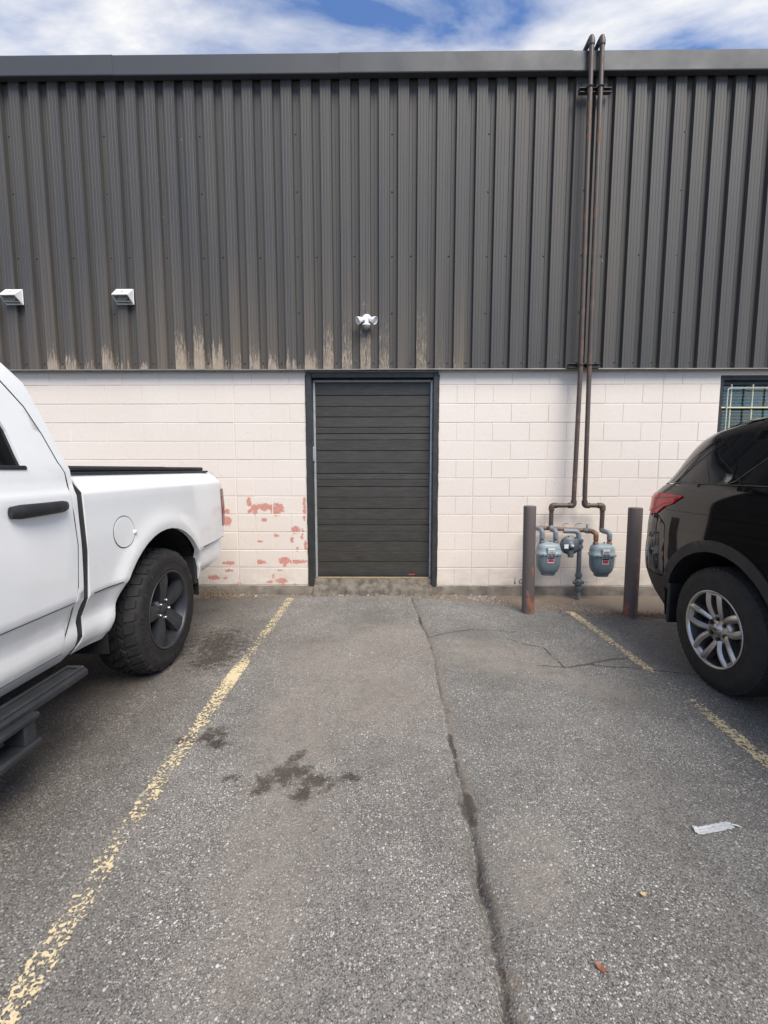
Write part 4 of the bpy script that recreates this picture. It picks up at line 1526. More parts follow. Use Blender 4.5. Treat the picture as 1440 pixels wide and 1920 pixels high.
# ------------------------------------------------------------------ wheels
def wheel(veh, name, hub, out, R, rimr, width, kind, label=None):
    """hub = centre of the outer face plane; out = +-1 direction along x of the outer face"""
    hx, hy, hz = hub
    ax = Vector((out, 0, 0))
    t = empty(name, (hx, hy, hz), parent=veh)
    if label:
        t['label'] = label
    w = width
    truck = kind == 'truck'
    dz = R - 0.012 if truck else R
    # tyre: along axis a (0 at outer face, -w inside)
    prof = [(-0.012, rimr - 0.012), (0.002, rimr + 0.004), (0.004, rimr + 0.016), (-0.002, rimr + 0.03), (0.006, rimr + (R - rimr) * 0.45), (0.002, rimr + (R - rimr) * 0.66), (-0.012, R - 0.030), (-0.028, dz - 0.010), (-0.050, dz), (-w / 2, dz + 0.003),
            (-w + 0.05, dz), (-w + 0.028, dz - 0.010), (-w + 0.012, R - 0.03), (-w - 0.002, rimr + (R - rimr) * 0.5), (-w, rimr + 0.01), (-w + 0.02, rimr - 0.01)]
    mb = MB().lathe(prof, hub, ax, 72)
    ref, wv = Vector((0, 0, 1)), ax.cross(Vector((0, 0, 1)))

    def pt(a, r, th):
        return Vector(hub) + ax * a + (ref * math.cos(th) + wv * math.sin(th)) * r

    def block(a0, a1, r0a, r1a, th0, th1, sk=0.0, base=None):
        """tread block between a0 (outer) and a1; outer radii at each edge; skewed"""
        b = base if base else R - 0.030
        q = 0.10 * (th1 - th0)
        vs = [pt(a0, b, th0), pt(a0, b, th1), pt(a1, b, th1 + sk), pt(a1, b, th0 + sk),
              pt(a0 - 0.002, r0a, th0 + q), pt(a0 - 0.002, r0a, th1 - q), pt(a1 + 0.002, r1a, th1 + sk - q), pt(a1 + 0.002, r1a, th0 + sk + q)]
        fs = [(4, 5, 6, 7), (0, 1, 5, 4), (1, 2, 6, 5), (2, 3, 7, 6), (3, 0, 4, 7)]
        mb.add(vs, fs)
    if truck:
        N = 34
        for i in range(N):
            th = 2 * PI * i / N
            st = 2 * PI / N
            big = i % 2
            for (sgn, off) in ((1, 0.0), (-1, 0.5)):
                f = (lambda a: a) if sgn > 0 else (lambda a: -w - a)
                t0 = th + off * st
                # shoulder lug wrapping on to the sidewall
                o = 0.004 if big else -0.006
                block(f(-0.014 + o * 0.5), f(-0.072), R - 0.017, R, t0, t0 + st * 0.80, 0.02, R - 0.05)
                block(f(0.004 + o), f(-0.016 + o * 0.5), R - 0.062 - 0.012 * big, R - 0.018, t0 + st * 0.06, t0 + st * 0.74, 0.0, R - 0.075)
                # inner rows
                block(f(-0.080), f(-0.112), R + 0.001, R + 0.002, t0 + st * 0.38, t0 + st * 1.16, -0.07)
            block(-0.120, -w + 0.120, R + 0.003, R + 0.003, th + 0.10 * st, th + 0.86 * st, 0.09)
            # sidewall ribs
            for q in range(2):
                block(0.0085, 0.004, rimr + (R - rimr) * 0.62, rimr + (R - rimr) * 0.60, th + st * (0.1 + 0.5 * q), th + st * (0.26 + 0.5 * q), 0, rimr + (R - rimr) * 0.40)
    else:
        N = 62
        for i in range(N):
            th = 2 * PI * i / N
            st = 2 * PI / N
            for f in ((lambda a: a), (lambda a: -w - a)):
                block(f(-0.020), f(-0.062), R - 0.010, R - 0.0005, th, th + st * 0.72, 0.02, R - 0.022)
                block(f(-0.070), f(-0.100), R, R + 0.001, th + st * 0.3, th + st * 1.08, 0.03, R - 0.012)
            block(-0.108, -w + 0.108, R + 0.001, R + 0.001, th, th + st * 0.85, 0.0, R - 0.012)
    mb.build('tyre', M['rubber'], t)
    # rim barrel and lip
    rm = M['rim_dark'] if truck else M['alloy']
    rin = M['rim_dark'] if truck else M['alloy_in']
    MB().lathe([(-0.004, rimr - 0.004), (0.004, rimr + 0.002), (0.006, rimr - 0.004), (0.002, rimr - 0.014), (-0.012, rimr - 0.018)], hub, ax, 64).build('rim_lip', rm, t)
    MB().lathe([(-0.012, rimr - 0.018), (-0.06, rimr - 0.030), (-0.12, rimr - 0.05), (-w + 0.03, rimr - 0.045), (-w + 0.01, rimr - 0.01)], hub, ax, 64).build('rim_barrel', rin, t)
    MB().lathe([(-0.115, 0.0), (-0.115, rimr * 0.66), (-0.13, rimr * 0.66), (-0.13, 0.0)], hub, ax, 40).build('brake_disc', M['void'] if truck else M['disc'], t)

    def spoke(th, r0, r1, w0, w1, a0, a1, th2=None, ridge=0.012, nm='spoke', m_=None, depth=0.045):
        """th at the hub, th2 at the rim; w half widths"""
        th2 = th if th2 is None else th2
        n = 6
        rings = []
        for i in range(n + 1):
            u = i / n
            rr = r0 + (r1 - r0) * u
            th_ = th + (th2 - th) * u
            hw = w0 + (w1 - w0) * u
            aa = a0 + (a1 - a0) * u + 0.012 * math.sin(PI * u)
            c_ = pt(aa, rr, th_)
            tan = (-ref * math.sin(th_) + wv * math.cos(th_))
            rings.append([c_ - tan * hw - ax * depth, c_ - tan * hw, c_ - tan * hw * 0.25 + ax * ridge, c_ + tan * hw * 0.25 + ax * ridge, c_ + tan * hw, c_ + tan * hw - ax * depth])
        return MB().loft(rings, sm=False).build(nm, m_ or rm, t)
    if truck:
        for i in range(5):
            th = 2 * PI * i / 5 + 0.16 * out
            spoke(th, 0.045, rimr - 0.016, 0.040, 0.058, -0.050, -0.016, ridge=0.007, depth=0.05)
        MB().lathe([(-0.10, 0.092), (-0.052, 0.090), (-0.044, 0.080), (-0.046, 0.05), (-0.040, 0.036), (-0.034, 0.034), (-0.030, 0.0)], hub, ax, 40).build('hub_cap', rm, t)
        for i in range(5):
            th = 2 * PI * i / 5 + 0.16 * out + PI / 5
            p = pt(-0.046, 0.064, th)
            MB().lathe([(-0.01, 0.011), (0.012, 0.011), (0.018, 0.007), (0.019, 0.0)], p, ax, 8).build('lug_nut', M['nut'], t)
    else:
        for i in range(5):
            th = 2 * PI * i / 5 + 0.10
            for s in (-1, 1):
                spoke(th + s * 0.44, 0.072, rimr - 0.012, 0.018, 0.025, -0.038, -0.008, th + s * 0.175, ridge=0.012)
            # web between the pair, near the rim
            spoke(th, rimr * 0.84, rimr - 0.014, 0.045, 0.045, -0.022, -0.010, ridge=0.0, nm='spoke_web', depth=0.02)
        MB().lathe([(-0.10, 0.100), (-0.042, 0.096), (-0.034, 0.082), (-0.036, 0.05), (-0.026, 0.036), (-0.020, 0.034), (-0.016, 0.0)], hub, ax, 40).build('hub_cap', rm, t)
        for i in range(6):
            th = 2 * PI * i / 6 + 0.12
            p = pt(-0.040, 0.066, th)
            MB().lathe([(0.010, 0.015), (-0.002, 0.016), (-0.004, 0.017)], p, ax, 12).build('lug_recess', M['void'], t)
            MB().lathe([(-0.01, 0.0105), (0.014, 0.0105), (0.020, 0.006), (0.021, 0.0)], p, ax, 8).build('lug_nut', M['nutdark'], t)
        em = [(-0.022, -0.004), (-0.007, -0.004), (-0.007, -0.008), (0.007, -0.008), (0.007, -0.004), (0.022, -0.004), (0.019, 0.004), (0.007, 0.004), (0.007, 0.008), (-0.007, 0.008), (-0.007, 0.004), (-0.019, 0.004)]
        vs = [Vector(hub) + ax * -0.0145 + Vector((0, a, b)) for a, b in em] + [Vector(hub) + ax * -0.018 + Vector((0, a, b)) for a, b in em]
        n = 12
        MB().add(vs, [tuple(range(n)), ] + [(i, (i + 1) % n, n + (i + 1) % n, n + i) for i in range(n)]).build('cap_emblem', M['alloy_in'], t)
    return t


# ------------------------------------------------------------------ the pickup
TXC = -2.55
truck = empty('pickup_truck', (TXC, 1.1, 0), 'white pickup truck backed up to the wall on big all-terrain tyres', 'pickup truck')
THUB = 3.005
TROWS = (0.51, 0.55, 0.585, 0.62, 0.645, 0.70, 0.742, 0.752, 0.762, 1.285, 1.297, 1.309, 1.33)
FHUB = THUB - 3.57
TDZ = [(0.36, 0.18), (0.435, 0.122), (0.47, 0.092), (0.51, 0.062), (0.55, 0.046), (0.585, 0.044), (0.645, 0.054), (0.70, 0.036), (0.742, 0.016), (0.752, 0.012), (0.762, 0.003), (0.9, 0.0), (1.05, 0.0), (1.18, 0.006), (1.27, 0.008), (1.295, 0.010), (1.31, 0.022), (1.36, 0.058), (1.39, 0.088), (1.405, 0.11)]
TDC = [(z, d) for z, d in TDZ if z < 1.30] + [(1.33, 0.026), (1.42, 0.036), (1.60, 0.085), (1.80, 0.143), (1.90, 0.185), (1.95, 0.24)]


def tbed(y, z):
    d = lerp(z, TDZ)
    r = math.hypot(y - THUB, z - 0.44)
    d -= 0.018 * math.exp(-((r - 0.60) / 0.07) ** 2)
    if y > 3.72:
        d += 0.040 * ((y - 3.72) / 0.47) ** 2
    return d


def tcab(y, z):
    d = lerp(z, TDC)
    r = math.hypot(y - FHUB, z - 0.44)
    d -= 0.018 * math.exp(-((r - 0.60) / 0.07) ** 2)
    if y < -1.0:
        d += 0.10 * ((-1.0 - y) / 0.85) ** 2
    return d


def tbump(y, z):
    d = 0.035 + (0.06 * ((0.62 - z) / 0.1) ** 2 if z < 0.62 else 0)
    if y > 4.02:
        d += 0.10 * ((y - 4.02) / 0.22) ** 2
    return d


for sg in (1, -1):
    Sb = Side(TXC, 1.0, sg, tbed)
    Sc = Side(TXC, 1.0, sg, tcab)
    archr = arc(THUB, 0.44, 0.585, 0.565, 6, 179, 22)      # from rear to front
    pts = [(2.215, 1.397), (2.212, 1.0), (2.208, 0.7), (2.195, 0.52), (2.17, 0.462), (2.44, 0.452)]
    bed = pts + archr[::-1] + [(3.585, 0.60), (3.598, 0.772), (4.15, 0.782), (4.175, 0.88), (4.195, 1.07), (4.175, 1.235), (4.14, 1.28), (4.065, 1.345), (3.99, 1.385), (3.94, 1.397)]
    Sb.panel('bed_side', bed, M['truck'], truck, grid=0.030, lip=0.035, rows=TROWS)
    Sb.strip('moulding_groove', [(2.235, 0.7665), (2.35, 0.7665), (2.47, 0.7660)], 0.006, M['blackpl'], truck, 0.0022)
    Sb.strip('gap_filler', [(2.190, 1.392), (2.190, 1.3), (2.190, 1.0), (2.186, 0.75), (2.180, 0.65), (2.174, 0.55), (2.160, 0.47)], 0.062, M['blackpl'], truck, -0.004)
    # fuel flap
    if sg == 1:
        ring = arc(2.525, 1.052, 0.098, 0.090, 0, 360, 40)
        fl = Sb.panel('fuel_door', ring[:-1], M['truck'], truck, off=0.0035, grid=0.05, lip=0.006)
        Sb.strip('fuel_door_gap', arc(2.525, 1.052, 0.1005, 0.0925, 0, 360, 48), 0.0055, M['blackpl'], truck, 0.0015)
        MB().lathe([(0, 0.014), (0.008, 0.012), (0.012, 0.0)], Sb.P(2.622, 1.038, 0.003), (sg, 0, 0), 14).build('finger_tab', M['white_pl'], fl)
    # rear lamp
    Sb.panel('tail_light', [(4.10, 1.232), (4.09, 1.05), (4.10, 0.885), (4.178, 0.885), (4.198, 1.07), (4.178, 1.232)], M['maroon'], truck, off=0.006, grid=0.03, lip=0.02)
    # rear bumper end
    Sbp = Side(TXC, 1.0, sg, tbump)
    Sbp.panel('bumper_end', [(3.602, 0.766), (4.15, 0.776), (4.22, 0.775), (4.24, 0.70), (4.18, 0.632), (4.0, 0.585), (3.70, 0.528), (3.575, 0.500), (3.585, 0.60)], M['truck'], truck, grid=0.04, lip=0.04)
    Sb.strip('bumper_gap', [(3.60, 0.7685), (3.75, 0.7725), (4.15, 0.7785)], 0.012, M['void'], truck, -0.004)
    MB().box(*(sorted((TXC + sg * 0.86, TXC + sg * 0.905))), 4.18, 4.22, 0.775, 0.80, 0.004).build('bumper_step_pad', M['blackpl'], truck)
    # mud guard of the rear arch
    MB().box(*(sorted((TXC + sg * 0.74, TXC + sg * 0.955))), 3.525, 3.570, 0.47, 0.70, 0.006).build('mud_flap', M['blackpl'], truck)
    # cab: rear door, front door, wing
    win = [(1.855, 1.432), (1.893, 1.432), (1.885, 1.475), (1.872, 1.58), (1.850, 1.65), (1.80, 1.75), (1.74, 1.80), (1.20, 1.82), (1.18, 1.435)]
    rdoor = [(2.128, 1.40), (2.132, 1.20), (2.138, 1.04), (2.122, 0.83), (2.10, 0.735), (2.070, 0.60), (2.058, 0.515), (1.12, 0.515), (1.12, 1.86), (1.80, 1.86), (1.93, 1.80), (2.01, 1.70), (2.06, 1.58), (2.10, 1.45)]
    Sc.panel('rear_door', rdoor, M['truck'], truck, grid=0.038, lip=0.02, holes=[win], rows=TROWS)
    Sc.panel('rear_door_window', win, M['glass'], truck, off=-0.012, grid=0.07, lip=0.0)
    Sc.strip('window_trim', [(1.16, 1.428), (1.6, 1.427), (1.905, 1.425)], 0.018, M['blackpl'], truck, 0.004, 0.004)
    qtr = [(2.168, 1.415), (2.166, 1.0), (2.160, 0.7), (2.150, 0.51), (2.115, 0.448), (-0.02, 0.448), (-0.02, 0.510), (2.065, 0.510), (2.077, 0.598), (2.107, 0.733), (2.129, 0.83), (2.145, 1.04), (2.139, 1.20), (2.135, 1.40), (2.107, 1.452), (2.067, 1.582), (2.017, 1.704), (1.937, 1.806), (1.805, 1.867), (0.90, 1.875), (0.90, 1.95), (1.85, 1.95), (1.97, 1.91), (2.06, 1.82), (2.105, 1.66), (2.135, 1.53)]
    Sc.panel('cab_frame', qtr, M['truck'], truck, grid=0.045, lip=0.04, rows=TROWS)
    fwin = [(1.02, 1.435), (1.02, 1.82), (0.72, 1.82), (0.25, 1.50), (0.20, 1.435)]
    fdoor = [(1.112, 0.515), (1.112, 1.86), (0.78, 1.86), (0.62, 1.80), (0.12, 1.45), (0.02, 1.30), (0.0, 0.515)]
    Sc.panel('front_door', fdoor, M['truck'], truck, grid=0.08, lip=0.02, holes=[fwin])
    Sc.panel('front_door_window', fwin, M['glass'], truck, off=-0.012, grid=0.1, lip=0.0)
    wing = [(-0.008, 0.565), (0.012, 1.30), (0.05, 1.36), (-0.6, 1.33), (-1.3, 1.27), (-1.72, 1.15), (-1.80, 0.75), (-1.75, 0.62), (-1.15, 0.60)] + arc(FHUB, 0.44, 0.585, 0.565, 164, 8, 18)
    Sc.panel('front_wing', wing, M['truck'], truck, grid=0.08, lip=0.03)
    Sc.strip('moulding_groove', [(1.13, 0.757), (1.6, 0.757), (2.098, 0.757)], 0.006, M['blackpl'], truck, 0.0022)
    Sc.panel('headlight', [(-1.30, 1.22), (-1.72, 1.10), (-1.74, 0.92), (-1.42, 0.98)], M['clear'], truck, off=0.006, grid=0.1, lip=0.01)
    Sc.strip('door_gap', [(1.116, 0.512), (1.6, 0.512), (2.061, 0.512), (2.0735, 0.599), (2.1035, 0.734), (2.1255, 0.83), (2.1415, 1.04), (2.1355, 1.20), (2.1315, 1.40), (2.1035, 1.451), (2.0635, 1.581), (2.0135, 1.702), (1.9335, 1.803), (1.8025, 1.8635), (1.2, 1.8675)], 0.0085, M['void'], truck, -0.0005)
    # handles
    for y0, y1 in ((1.758, 2.075), (0.74, 1.05)):
        h = []
        for i in range(9):
            u = i / 8
            y = y0 + (y1 - y0) * u
            rr = 0.031 - 0.004 * u + (-0.006 if i in (0, 8) else 0)
            bo = 0.034 + 0.016 * math.sin(PI * u) - (0.012 if i in (0, 8) else 0)
            c_ = Sc.P(y, 1.240 + 0.004 * u, 0)
            h.append([c_ + Vector((sg * (0.004 + bo * (0.5 + 0.5 * math.cos(a))), 0, rr * math.sin(a))) for a in [2 * PI * k / 12 for k in range(12)]])
        hm = MB().loft(h).build('door_handle', M['blackpl'], truck)
        Sc.strip('handle_recess', [(y0 - 0.015, 1.243), (y1 + 0.012, 1.246)], 0.074, M['blackpl'], truck, 0.0012) if False else None
    # side step
    xs0, xs1 = sorted((TXC + sg * 0.93, TXC + sg * 1.045))
    stp = MB().box(xs0, xs1, 0.10, 2.10, 0.385, 0.432, 0.014).build('side_step', M['step'], truck)
    for (a, b, c_, d_) in ((xs0 + 0.012, xs0 + 0.030, 0.14, 2.07), (xs1 - 0.030, xs1 - 0.012, 0.14, 2.07)):
        MB().box(a, b, c_, d_, 0.429, 0.444, 0.005).build('step_ridge', M['step'], stp)
    MB().box(xs0 + 0.030, xs1 - 0.030, 0.16, 2.05, 0.4305, 0.4345, 0.001).build('step_pad', M['blackpl'], stp)
    MB().box(xs0 + 0.012, xs1 - 0.012, 2.068, 2.085, 0.429, 0.444, 0.005).build('step_ridge', M['step'], stp)
    for y0 in (1.20, 0.15):
        o1 = TXC + sg * 1.075
        a, b = sorted((TXC + sg * 0.96, o1))
        MB().box(a, b, y0, y0 + 0.55, 0.372, 0.400, 0.008).build('step_flare', M['step'], stp)
        for yy in (y0 + 0.02, y0 + 0.47):
            MB().box(a + 0.012, b - 0.006, yy, yy + 0.06, 0.285, 0.378, 0.006).build('step_drop_leg', M['step'], stp)
        MB().box(a, b + 0.004, y0, y0 + 0.55, 0.252, 0.288, 0.010).build('drop_step', M['step'], stp)
        MB().box(*sorted((TXC + sg * 0.6, TXC + sg * 0.95)), y0 + 0.2, y0 + 0.26, 0.40, 0.47, 0.005).build('step_bracket', M['void'], stp)
    # wheel house linings
    for hy in (THUB, FHUB):
        rings = []
        for xx, rr in ((0.945, 0.600), (0.70, 0.600), (0.60, 0.57)):
            rings.append([Vector((TXC + sg * xx, hy + rr * math.cos(a), 0.44 + rr * 0.97 * math.sin(a))) for a in [math.radians(-8 + 196 * k / 24) for k in range(25)]])
        vs = [v for r_ in rings for v in r_]
        fs = [(i * 25 + k, i * 25 + k + 1, (i + 1) * 25 + k + 1, (i + 1) * 25 + k) for i in range(2) for k in range(24)]
        mobj('wheel_lining', vs, fs, M['void'], truck, smooth=True)
    wheel(truck, 'wheel', (TXC + sg * 0.998, THUB, 0.430), sg, 0.430, 0.274, 0.285, 'truck', 'wide all-terrain tyre on a charcoal five-spoke wheel' if sg == 1 else None)
    wheel(truck, 'wheel', (TXC + sg * 0.998, FHUB, 0.430), sg, 0.430, 0.274, 0.285, 'truck')
    # bed rail and cover edge
    a, b = sorted((TXC + sg * 0.84, TXC + sg * 0.925))
    MB().box(a, b, 2.20, 3.94, 1.388, 1.404, 0.005).build('bed_rail_cap', M['blackpl'], truck)
    # mirrors
    MB().box(*sorted((TXC + sg * 0.98, TXC + sg * 1.22)), 0.18, 0.30, 1.40, 1.66, 0.03).build('wing_mirror', M['truck'], truck)

MB().box(TXC - 0.885, TXC + 0.885, 2.205, 3.93, 1.402, 1.434, 0.010).build('bed_cover', M['dustcap'], truck)
cvr = MB()
for x in (-0.6, 0.6):
    cvr.box(TXC + x - 0.01, TXC + x + 0.01, 2.3, 3.8, 1.434, 1.438)
cvr.build('cover_seam', M['blackpl'], truck)
grid_mesh('tailgate', 10, 14, lambda u, v: Vector((TXC + (u - 0.5) * 1.80, 4.195 - 0.9 * abs(u - 0.5) ** 4 - 0.10 * max(0, (v - 0.8)) ** 1.5, 0.775 + 0.61 * v)), M['truck'], truck, flip=True)
grid_mesh('rear_bumper', 12, 6, lambda u, v: Vector((TXC + (u - 0.5) * 1.66, 4.27 - 0.8 * abs(u - 0.5) ** 3.5 - 0.08 * (v - 0.5) ** 2, 0.60 + 0.18 * v)), M['truck'], truck, flip=True)
tg = MB().box(TXC - 0.13, TXC + 0.13, 4.18, 4.22, 1.12, 1.19, 0.01).build('tailgate_handle', M['blackpl'], truck)
ub = MB()
ub.box(TXC - 0.84, TXC + 0.84, 0.05, 2.13, 0.40, 1.40)
ub.box(TXC - 0.55, TXC + 0.55, -1.2, 3.7, 0.30, 0.45)
ub.box(TXC - 0.88, TXC + 0.88, 2.13, 2.40, 0.46, 1.37)
ub.box(TXC - 0.60, TXC + 0.60, 2.40, 3.62, 0.50, 1.37)
ub.box(TXC - 0.90, TXC + 0.90, 2.42, 3.60, 1.045, 1.37)
ub.box(TXC - 0.86, TXC + 0.86, 3.62, 3.98, 0.58, 1.30)
ub.box(TXC - 0.56, TXC + 0.56, -1.70, 0.05, 0.45, 1.15)
ub.build('underbody', M['void'], truck)
MB().cyl((TXC - 0.8, THUB, 0.42), (TXC + 0.8, THUB, 0.42), 0.05, 12).build('rear_axle', M['void'], truck)
MB().cyl((TXC - 0.8, FHUB, 0.42), (TXC + 0.8, FHUB, 0.42), 0.05, 12).build('front_axle', M['void'], truck)
grid_mesh('cab_roof', 12, 12, lambda u, v: Vector((TXC + (u - 0.5) * 1.56, 0.72 + 1.26 * v, 1.925 + 0.045 * (1 - (2 * u - 1) ** 4) - 0.10 * (2 * v - 1) ** 6)), M['truck'], truck)
grid_mesh('cab_back', 8, 8, lambda u, v: Vector((TXC + (u - 0.5) * (1.86 - 0.34 * v ** 1.5), 2.125 - 0.19 * v ** 2, 1.39 + 0.53 * v)), M['truck'], truck, flip=True)
MB().box(TXC - 0.66, TXC + 0.66, 2.06, 2.115, 1.45, 1.78, 0.01).build('rear_window', M['glass'], truck)
grid_mesh('windscreen', 10, 6, lambda u, v: Vector((TXC + (u - 0.5) * (1.80 - 0.28 * v), 0.05 + 0.70 * v - 0.35 * (1 - (2 * u - 1) ** 2) * 0.4, 1.36 + 0.55 * v)), M['glass'], truck)
grid_mesh('bonnet', 10, 10, lambda u, v: Vector((TXC + (u - 0.5) * 1.92, 0.12 - 1.86 * v, 1.36 + 0.06 * (1 - (2 * u - 1) ** 2) - 0.10 * v - 0.08 * v ** 4)), M['truck'], truck, flip=True)
grid_mesh('grille', 8, 6, lambda u, v: Vector((TXC + (u - 0.5) * 1.60, -1.80 - 0.10 * (1 - (2 * u - 1) ** 2), 0.70 + 0.50 * v)), M['blackpl'], truck)
grid_mesh('front_bumper', 8, 4, lambda u, v: Vector((TXC + (u - 0.5) * 1.86, -1.88 - 0.12 * (1 - (2 * u - 1) ** 2), 0.48 + 0.24 * v)), M['truck'], truck)

# ------------------------------------------------------------------ the SUV
VXC = 3.06
suv = empty('suv', (VXC, 1.2, 0), 'glossy black SUV backed up to the wall with silver twin-spoke wheels', 'suv')
VDZ = [(.25, .10), (.35, .06), (.5, .03), (.65, .01), (.8, 0), (.95, 0), (1.1, .012), (1.22, .02), (1.30, .045), (1.33, .06), (1.66, .19), (1.72, .235), (1.76, .33)]
VYT = [(.25, 3.50), (.35, 3.56), (.45, 3.67), (.6, 3.75), (.75, 3.75), (.85, 3.73), (1.0, 3.73), (1.2, 3.71), (1.26, 3.65), (1.32, 3.58), (1.4, 3.53), (1.5, 3.49), (1.6, 3.43), (1.66, 3.36), (1.70, 3.26), (1.74, 3.05)]
VL, VR = 0.55, 0.22
VHUB, VFH = 2.735, 2.735 - 3.07


def sdz(z):
    # softened profile
    return (lerp(z - 0.02, VDZ) + lerp(z, VDZ) * 2 + lerp(z + 0.02, VDZ)) / 4


def vflank(y, z):
    d = sdz(z)
    yt = (lerp(z - 0.02, VYT) + lerp(z, VYT) * 2 + lerp(z + 0.02, VYT)) / 4
    u = (y - (yt - VL)) / VL
    if u > 0:
        d += VR * (1 - math.sqrt(max(0.0, 1 - min(u, 1.0) ** 2)))
    yf = -1.42
    u = ((yf + 0.8) - y) / 0.8
    if u > 0:
        d += 0.35 * (1 - math.sqrt(max(0.0, 1 - min(u, 1.0) ** 2)))
    return d


def vyt(z):
    return (lerp(z - 0.02, VYT) + lerp(z, VYT) * 2 + lerp(z + 0.02, VYT)) / 4


def tail_edge(z0, z1, n, e=0.002):
    return [(vyt(z0 + (z1 - z0) * k / n) - e, z0 + (z1 - z0) * k / n) for k in range(n + 1)]


for sg in (-1, 1):
    S = Side(VXC, 1.0, sg, vflank)
    ao = arc(VHUB, 0.43, 0.545, 0.530, 14, 176, 22)
    # quarter panel and bumper cover below the belt
    quarter = [(2.24, 0.45), (2.24, 1.318)] + [(2.9, 1.316), (3.40, 1.306)] + [(3.50, 1.285), (3.56, 1.25), (3.585, 1.235)] + [(3.60, 1.075), (3.40, 1.075), (3.345, 1.05), (3.285, 1.02), (3.262, 0.99), (3.258, 0.92), (3.252, 0.80), (3.249, 0.66)] + ao[2:] + [(2.19 + 0.02, 0.45)]
    S.panel('quarter_panel', quarter, M['suv'], suv, grid=0.045, lip=0.02)
    bumper = [(3.266, 0.66), (3.262, 0.80), (3.266, 0.92), (3.270, 0.985), (3.292, 1.014), (3.35, 1.043), (3.402, 1.068), (3.60, 1.068)] + tail_edge(1.068, 0.62, 10) + [(3.66, 0.615), (3.275, 0.615)]
    S.panel('bumper_cover', bumper, M['suv'], suv, grid=0.04, lip=0.02)
    valance = [(3.275, 0.608), (3.66, 0.608)] + tail_edge(0.608, 0.33, 8) + [(3.40, 0.315), (3.26, 0.33), (3.262, 0.5)]
    S.panel('lower_bumper', valance, M['cladpl'], suv, grid=0.05, lip=0.02)
    # wheel arch cladding
    ai = arc(VHUB, 0.43, 0.480, 0.462, 12, 178, 24)
    S.panel('arch_cladding', arc(VHUB, 0.43, 0.552, 0.537, 13, 178, 24) + ai[::-1], M['cladpl'], suv, off=0.012, grid=0.04, lip=0.04)
    aif = arc(VFH, 0.43, 0.480, 0.462, 2, 178, 18)
    S.panel('arch_cladding', arc(VFH, 0.43, 0.552, 0.537, 2, 178, 18) + aif[::-1], M['cladpl'], suv, off=0.012, grid=0.06, lip=0.04)
    # tail lamp
    lamp = [(3.115, 1.226), (3.13, 1.212), (3.21, 1.165), (3.30, 1.140), (3.40, 1.082), (3.46, 1.072), (3.60, 1.080)] + tail_edge(1.08, 1.225, 4)[0:] + [(3.58, 1.232), (3.40, 1.236), (3.25, 1.234)]
    lp = S.panel('tail_light', lamp, M['redglass'], suv, off=0.010, grid=0.03, lip=0.03)
    S.strip('lens_rib', [(3.14, 1.222), (3.3, 1.208), (3.45, 1.195), (3.6, 1.19)], 0.010, M['maroon'], lp, 0.012, 0.001)
    S.strip('lens_rib', [(3.22, 1.175), (3.32, 1.158), (3.42, 1.118), (3.50, 1.10)], 0.008, M['maroon'], lp, 0.012, 0.001)
    # greenhouse: black pillar sheet, then glass proud of it
    gh = [(0.25, 1.322), (3.42, 1.312), (3.50, 1.298)] + tail_edge(1.33, 1.70, 12) + [(3.0, 1.735), (1.2, 1.74), (0.95, 1.70), (0.6, 1.55)]
    S.panel('side_pillars', gh, M['suv'], suv, grid=0.05, lip=0.02)
    q1 = [(2.775, 1.320), (3.262, 1.322), (3.20, 1.375), (3.10, 1.462), (3.00, 1.532), (2.93, 1.572), (2.86, 1.560), (2.745, 1.43), (2.735, 1.36)]
    S.panel('quarter_window', q1, M['glass'], suv, off=0.004, grid=0.05, lip=0.006)
    q2 = [(2.715, 1.335), (2.74, 1.44), (2.85, 1.568), (2.94, 1.62), (2.90, 1.64), (2.0, 1.665), (1.55, 1.66), (1.55, 1.335)]
    S.panel('rear_door_window', q2, M['glass'], suv, off=0.004, grid=0.07, lip=0.006)
    S.panel('front_door_window', [(1.50, 1.335), (1.50, 1.66), (1.10, 1.64), (0.75, 1.50), (0.45, 1.36)], M['glass'], suv, off=0.004, grid=0.1, lip=0.006)
    S.strip('belt_trim', [(0.4, 1.327), (1.5, 1.325), (2.4, 1.322), (3.0, 1.320), (3.28, 1.318)], 0.005, M['alloy_in'], suv, 0.006, 0.002)
    S.strip('pillar_seam', [(3.375, 1.318), (3.335, 1.37), (3.275, 1.44), (3.20, 1.512), (3.10, 1.58), (3.03, 1.61)], 0.006, M['void'], suv, 0.003)
    S.strip('pillar_seam', [(3.29, 1.322), (3.235, 1.375), (3.13, 1.467), (3.02, 1.545), (2.94, 1.59)], 0.007, M['void'], suv, 0.005)
    S.strip('window_kick_trim', [(2.76, 1.325), (2.70, 1.345), (2.64, 1.40), (2.55, 1.478), (2.45, 1.56)], 0.008, M['alloy_in'], suv, 0.006, 0.002)
    # doors
    for nm, y0, y1 in (('rear_door', 1.30, 2.233), ('front_door', 0.26, 1.293)):
        zlow = 0.45
        poly = [(y0, zlow), (y1, zlow), (y1, 1.318), (y0, 1.320)]
        S.panel(nm, poly, M['suv'], suv, grid=0.08, lip=0.02)
        h = [[S.P(y1 - 0.24 + 0.2 * i / 6, 1.16, 0.004) + Vector((sg * (0.004 + 0.022 * math.sin(PI * (i + 0.3) / 6.6) * (0.5 + 0.5 * math.cos(a))), 0, 0.016 * math.sin(a))) for a in [2 * PI * k / 10 for k in range(10)]] for i in range(7)]
        MB().loft(h).build('door_handle', M['suv'], suv)
    S.panel('rocker_cladding', [(0.22, 0.444), (2.22, 0.444), (2.20, 0.28), (0.24, 0.28)], M['cladpl'], suv, off=0.006, grid=0.1, lip=0.02)
